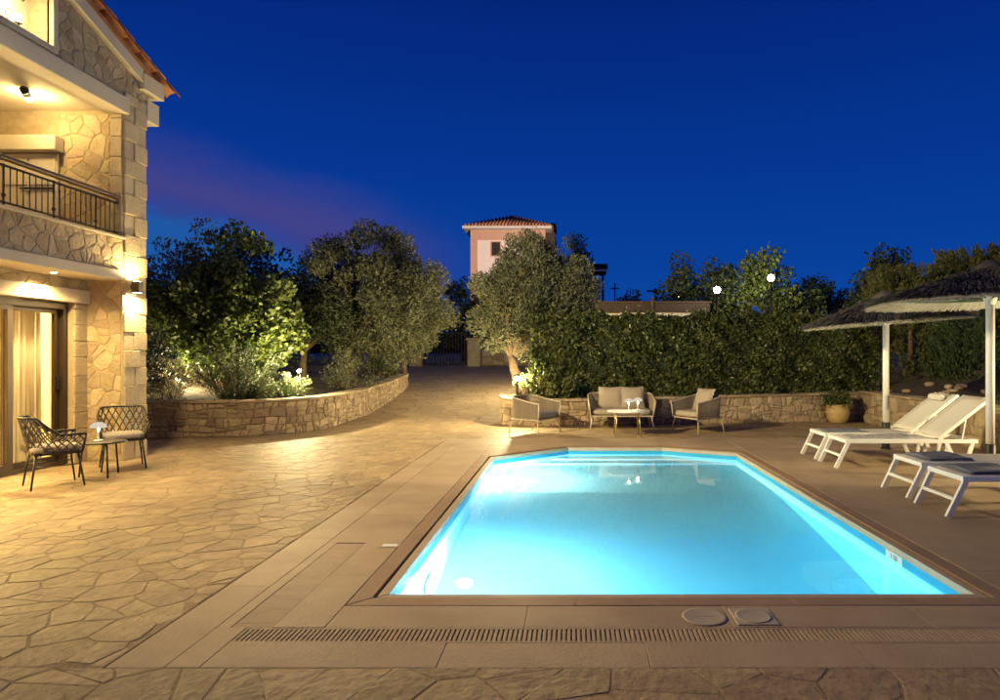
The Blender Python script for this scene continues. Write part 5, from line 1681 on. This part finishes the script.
t = thing('coffee_table', 'round pale coffee table on thin gold legs in front of the loveseat', 'table', (0.98, 11.55, 0.006))
part('table_top', MB().lathe([(0.33, 0.425), (0.355, 0.428), (0.36, 0.436), (0.355, 0.445), (0.02, 0.446)], seg=36), M['white'], t)
for k in range(4):
    a = R(45 + 90 * k)
    part('leg', MB().tube([(0.27 * math.cos(a), 0.27 * math.sin(a), 0.425), (0.31 * math.cos(a), 0.31 * math.sin(a), 0.0)], 0.010, 6), M['gold'], t)
    b = R(135 + 90 * k)
    part('brace', MB().tube([(0.27 * math.cos(a), 0.27 * math.sin(a), 0.41), (0.27 * math.cos(b), 0.27 * math.sin(b), 0.41)], 0.007, 5), M['gold'], t)
mushroom('slightly nearer white mushroom lamp on the coffee table', (1.00, 11.44, 0.452), 0.95, 1.6)
mushroom('second white mushroom lamp on the coffee table, beside the armchair pillow side', (1.18, 11.66, 0.452), 0.95, 1.6)

# ---- pot with plant
pt = thing('clay_pot', 'round ochre clay pot with a leafy plant in the wall corner', 'plant pot', (5.62, 13.75, 0.006))
part('pot', MB().lathe([(0.15, 0.0), (0.17, 0.01), (0.23, 0.10), (0.262, 0.21), (0.265, 0.28), (0.24, 0.35), (0.225, 0.38), (0.25, 0.395), (0.25, 0.425), (0.21, 0.425), (0.20, 0.37), (0.02, 0.36)], seg=32), M['clay'], pt)
for zz, r_ in ((0.12, 0.238), (0.17, 0.254), (0.22, 0.264)):
    part('ridge', MB().tube([(r_ * math.cos(a * math.pi / 16), r_ * math.sin(a * math.pi / 16), zz) for a in range(32)], 0.007, 5, True), M['clay'], pt)
cl = clumps((0, 0, 0.50), (0.30, 0.28, 0.17), 40, 0.3, lowcut=-0.3)
leaf_mesh('foliage', np.vstack([NP.normal(size=(60, 3)) * 0.06 + c for c in cl]), 0.055, 0.032, M['hedge'], pt, None)

pt.scale = (0.9, 0.9, 0.92)
# ---- parasols
def parasol(label, loc, Rr, z_rim, z_top, seed, tilt=(0, 0)):
    t = thing('thatched_parasol', label, 'parasol', loc, 0, 'thatched parasols over the loungers')
    part('base_sleeve', MB().lathe([(0.075, 0.0), (0.075, 0.02), (0.058, 0.025), (0.058, 0.40), (0.05, 0.41)], seg=18), M['blackmetal'], t)
    part('pole', MB().lathe([(0.046, 0.405), (0.046, z_top - 0.06)], seg=18), M['white'], t)
    part('collar', MB().lathe([(0.05, z_rim - 0.06), (0.072, z_rim + 0.0), (0.072, z_rim + 0.05), (0.05, z_rim + 0.06)], seg=18), M['white'], t)
    H = z_top - z_rim
    can = thing
    def pz(r): return z_top - H * (r / Rr) ** 0.92
    # underside reed mat: radial reeds
    n = 420
    a = np.linspace(0, 2 * math.pi, n, endpoint=False) + NP.normal(size=n) * 0.004
    q = MB(); o = []; fs = []
    for i in range(n):
        w_ = 0.0086
        r0, r1 = 0.07, Rr * (1 + NP.uniform(-0.03, 0.02))
        ca, sa = math.cos(a[i]), math.sin(a[i])
        for rr_, ww in ((r0, 0.002), (Rr * 0.5, w_ * 0.6), (r1, w_ * 1.15)):
            z_ = pz(min(rr_, Rr * 1.02)) - 0.055 + NP.uniform(-0.004, 0.004)
            o += [(ca * rr_ - sa * ww, sa * rr_ + ca * ww, z_), (ca * rr_ + sa * ww, sa * rr_ - ca * ww, z_)]
        b_ = i * 6
        fs += [(b_, b_ + 1, b_ + 3, b_ + 2), (b_ + 2, b_ + 3, b_ + 5, b_ + 4)]
    part('reed_underside', q.add(o, fs), M['reed'], t)
    # light-tight layer
    q = MB(); k = 40; o = []
    for rr_ in (0.05, Rr * 0.5, Rr * 0.97):
        for i in range(k):
            an = 2 * math.pi * i / k
            o.append((rr_ * math.cos(an), rr_ * math.sin(an), pz(rr_) - 0.045))
    part('mat_layer', q.add(o, [(r_ * k + i, r_ * k + (i + 1) % k, (r_ + 1) * k + (i + 1) % k, (r_ + 1) * k + i) for r_ in (0, 1) for i in range(k)]), M['reed'], t)
    # heather thatch on top
    n = 18000
    an = NP.uniform(0, 2 * math.pi, n); rr_ = Rr * np.sqrt(NP.uniform(0.0, 1.0, n)) * 0.955
    zz = z_top - H * (rr_ / Rr) ** 0.92
    P = np.stack([rr_ * np.cos(an), rr_ * np.sin(an), zz + NP.uniform(-0.03, 0.02, n)], 1)
    sl = H / Rr
    A = np.stack([np.cos(an), np.sin(an), np.full(n, -sl)], 1)
    leaf_mesh('thatch', P, 0.15, 0.010, M['thatch'], t, A, 0.22)
    part('cap', MB().lathe([(0.22, z_top - 0.075), (0.12, z_top + 0.01), (0.03, z_top + 0.06)], seg=18), M['thatch'], t)
    part('hoop', MB().tube([(Rr * 0.66 * math.cos(i * math.pi / 20), Rr * 0.66 * math.sin(i * math.pi / 20), pz(Rr * 0.66) - 0.085) for i in range(40)], 0.012, 6, True), M['hoop'], t)
    for i in range(6):
        b = R(20 + 60 * i)
        part('strut', MB().tube([(0.07 * math.cos(b), 0.07 * math.sin(b), z_rim + 0.02), (Rr * 0.66 * math.cos(b), Rr * 0.66 * math.sin(b), pz(Rr * 0.66) - 0.075 - 0.66 * Rr * math.cos(b) * math.tan(tilt[1]))], 0.011, 6), M['hoop'], t)
    rm = Matrix.Rotation(tilt[1], 4, 'Y')
    pv = Vector((0, 0, z_rim))
    for ch in t.children:
        if ch.name.split('.')[0] in ('reed_underside', 'mat_layer', 'thatch', 'cap', 'hoop'):
            ch.matrix_local = Matrix.Translation(pv) @ rm @ Matrix.Translation(-pv)
    return t
parasol('thatched parasol over the far lounger pair by the clay pot', (4.79, 9.92, 0.002), 1.22, 1.95, 2.36, 1, (0, R(-4.5)))
parasol('thatched parasol over the near lounger pair', (4.80, 7.46, 0.002), 1.34, 2.07, 2.46, 2, (0, R(-1.5)))

# ---- loungers
def lounger(label, loc, rz_, back=R(38)):
    """foot at local x=0, head towards +x"""
    t = thing('sun_lounger', label, 'sun lounger', loc, rz_, 'white sun loungers beside the pool')
    w = 0.53; z = 0.345; xh = 1.17; Lb = 0.82
    for s_ in (-1, 1):
        part('side_rail', MB().box((0.0, s_ * w / 2 - 0.018, z - 0.03), (xh + 0.50, s_ * w / 2 + 0.018, z + 0.02), 0.005), M['white'], t)
    part('end_rail', MB().box((0.0, -w / 2 + 0.0185, z - 0.028), (0.035, w / 2 - 0.0185, z + 0.018), 0.004), M['white'], t)
    part('cross_rail', MB().box((xh - 0.02, -w / 2 + 0.0185, z - 0.028), (xh + 0.02, w / 2 - 0.0185, z + 0.0), 0.004), M['white'], t)
    part('end_rail', MB().box((xh + 0.465, -w / 2 + 0.0185, z - 0.028), (xh + 0.50, w / 2 - 0.0185, z + 0.018), 0.004), M['white'], t)
    for s_ in (-1, 1):
        part('leg', MB().bar((0.04, s_ * w / 2, z - 0.012), (-0.12, s_ * (w / 2 - 0.005), 0.0), 0.034, 0.045), M['white'], t)
        part('leg', MB().bar((xh + 0.10, s_ * w / 2, z - 0.012), (xh + 0.25, s_ * (w / 2 - 0.005), 0.0), 0.034, 0.045), M['white'], t)
        part('leg', MB().bar((xh + 0.44, s_ * w / 2, z - 0.012), (xh + 0.36, s_ * (w / 2 - 0.03), 0.0), 0.030, 0.04), M['white'], t)
    part('leg_crossbar', MB().bar((-0.055, -w / 2 + 0.015, 0.16), (-0.055, w / 2 - 0.015, 0.16), 0.03, 0.03), M['white'], t)
    # bed sling with a slight sag
    q = MB(); o = []; n = 14
    for i in range(n + 1):
        for j in range(7):
            u = i / n; v = -1 + 2 * j / 6
            o.append((0.03 + (xh - 0.03) * u, v * (w / 2 - 0.012), z + 0.024 - 0.018 * (1 - v * v) * math.sin(math.pi * u) ** 0.5 - 0.02 * max(0, 0.06 - u) * 10))
    sl = part('seat_sling', q.add(o, [(i * 7 + j, (i + 1) * 7 + j, (i + 1) * 7 + j + 1, i * 7 + j + 1) for i in range(n) for j in range(6)], True), M['sling'], t)
    sl.modifiers.new('thick', 'SOLIDIFY').thickness = 0.006
    c, s2 = math.cos(back), math.sin(back)
    B = lambda u, v, d: (xh + 0.01 + c * u - s2 * d, v, z + 0.03 + s2 * u + c * d)
    for s_ in (-1, 1):
        part('back_rail', MB().bar(B(0, s_ * w / 2, 0), B(Lb, s_ * w / 2, 0), 0.034, 0.034), M['white'], t)
        part('prop', MB().bar(B(0.46, s_ * (w / 2 - 0.05), -0.02), (xh + 0.33, s_ * (w / 2 - 0.05), z + 0.005), 0.018, 0.018), M['white'], t)
    part('back_end_rail', MB().bar(B(Lb - 0.015, -w / 2 + 0.0175, 0), B(Lb - 0.015, w / 2 - 0.0175, 0), 0.03, 0.03), M['white'], t)
    q = MB(); o = []
    for i in range(9):
        for j in range(7):
            u = i / 8; v = -1 + 2 * j / 6
            o.append(B(0.02 + (Lb - 0.03) * u, v * (w / 2 - 0.012), 0.02 - 0.02 * (1 - v * v) * math.sin(math.pi * u)))
    sb = part('back_sling', q.add(o, [(i * 7 + j, (i + 1) * 7 + j, (i + 1) * 7 + j + 1, i * 7 + j + 1) for i in range(8) for j in range(6)], True), M['sling'], t)
    sb.modifiers.new('thick', 'SOLIDIFY').thickness = 0.006
    return t, B
def towel(label, parent_loc, rz_, x0, x1, w, z, m, folds=2):
    t = thing('towel', label, 'towel', parent_loc, rz_, 'towels on the loungers')
    for k in range(folds):
        q = MB(); n = 16; o = []; hh = 0.020
        xx0 = x0 + 0.012 * k; xx1 = x1 - 0.008 * k; ww = w - 0.02 * k
        for top_ in (0, 1):
            for i in range(n + 1):
                for j in range(n + 1):
                    u = i / n; v = -1 + 2 * j / n
                    ed = min(1, 8 * min(u, 1 - u) + 0.15) * min(1, 4 * (1 - abs(v)) + 0.2)
                    zz = z + k * hh + (hh * (0.55 + 0.45 * ed) + 0.006 * math.sin(5 * u + 3 * v + k) if top_ else 0)
                    o.append((xx0 + (xx1 - xx0) * u + 0.006 * math.sin(4 * v + k), v * ww / 2 + 0.006 * math.sin(6 * u), zz))
        m1_ = (n + 1) ** 2; fs = []
        for i in range(n):
            for j in range(n):
                a = i * (n + 1) + j
                fs.append((m1_ + a, m1_ + a + n + 1, m1_ + a + n + 2, m1_ + a + 1)); fs.append((a, a + 1, a + n + 2, a + n + 1))
        edge = [i * (n + 1) for i in range(n + 1)] + [n * (n + 1) + j for j in range(1, n + 1)] + [i * (n + 1) + n for i in range(n - 1, -1, -1)] + [j for j in range(n - 1, 0, -1)]
        for i in range(len(edge)):
            a, b = edge[i], edge[(i + 1) % len(edge)]
            fs.append((a, b, m1_ + b, m1_ + a))
        part('fold', q.add(o, fs, True), m, t)
    return t
LA = R(0)
L_ = []
for lab, (x, y) in (('white sun lounger with rolled headrest cushion under the far parasol', (3.45, 9.15)),
                    ('white sun lounger with a patterned towel and raised back under the far parasol', (3.45, 8.47)),
                    ('white sun lounger with folded grey towel under the near parasol, next to the far pair', (3.46, 6.72)),
                    ('white sun lounger with folded grey towel under the near parasol, at the drain end', (3.42, 5.97))):
    L_.append(lounger(lab, (x, y, 0.002), LA))
towel('thin folded grey towel on the lounger with the rolled headrest', (3.45, 9.15, 0), LA, 0.06, 0.62, 0.42, 0.366, M['towel'], 1)
towel('spread patterned towel on the middle lounger', (3.45, 8.47, 0), LA, 0.10, 0.95, 0.47, 0.366, M['ptowel'], 1)
towel('thick folded blue grey towel on the lounger beside the far pair', (3.46, 6.72, 0), LA, 0.10, 0.55, 0.48, 0.366, M['towel'], 2)
towel('thick folded blue grey towel on the lounger at the drain end', (3.42, 5.97, 0), LA, 0.10, 0.60, 0.48, 0.366, M['towel'], 2)
B = L_[0][1]
hr = thing('headrest_roll', 'rolled pale headrest cushion on the far lounger back', 'cushion', (3.45, 9.15, 0.002), LA)
part('roll', MB().tube([B(0.68, -0.16 + 0.04 * i, 0.06) for i in range(9)], [0.035] + [0.048] * 7 + [0.035], 12), M['sling'], hr)
part('strap', MB().tube([B(0.68, -0.05, 0.012), B(0.80, -0.05, 0.025)], 0.006, 5), M['white'], hr)
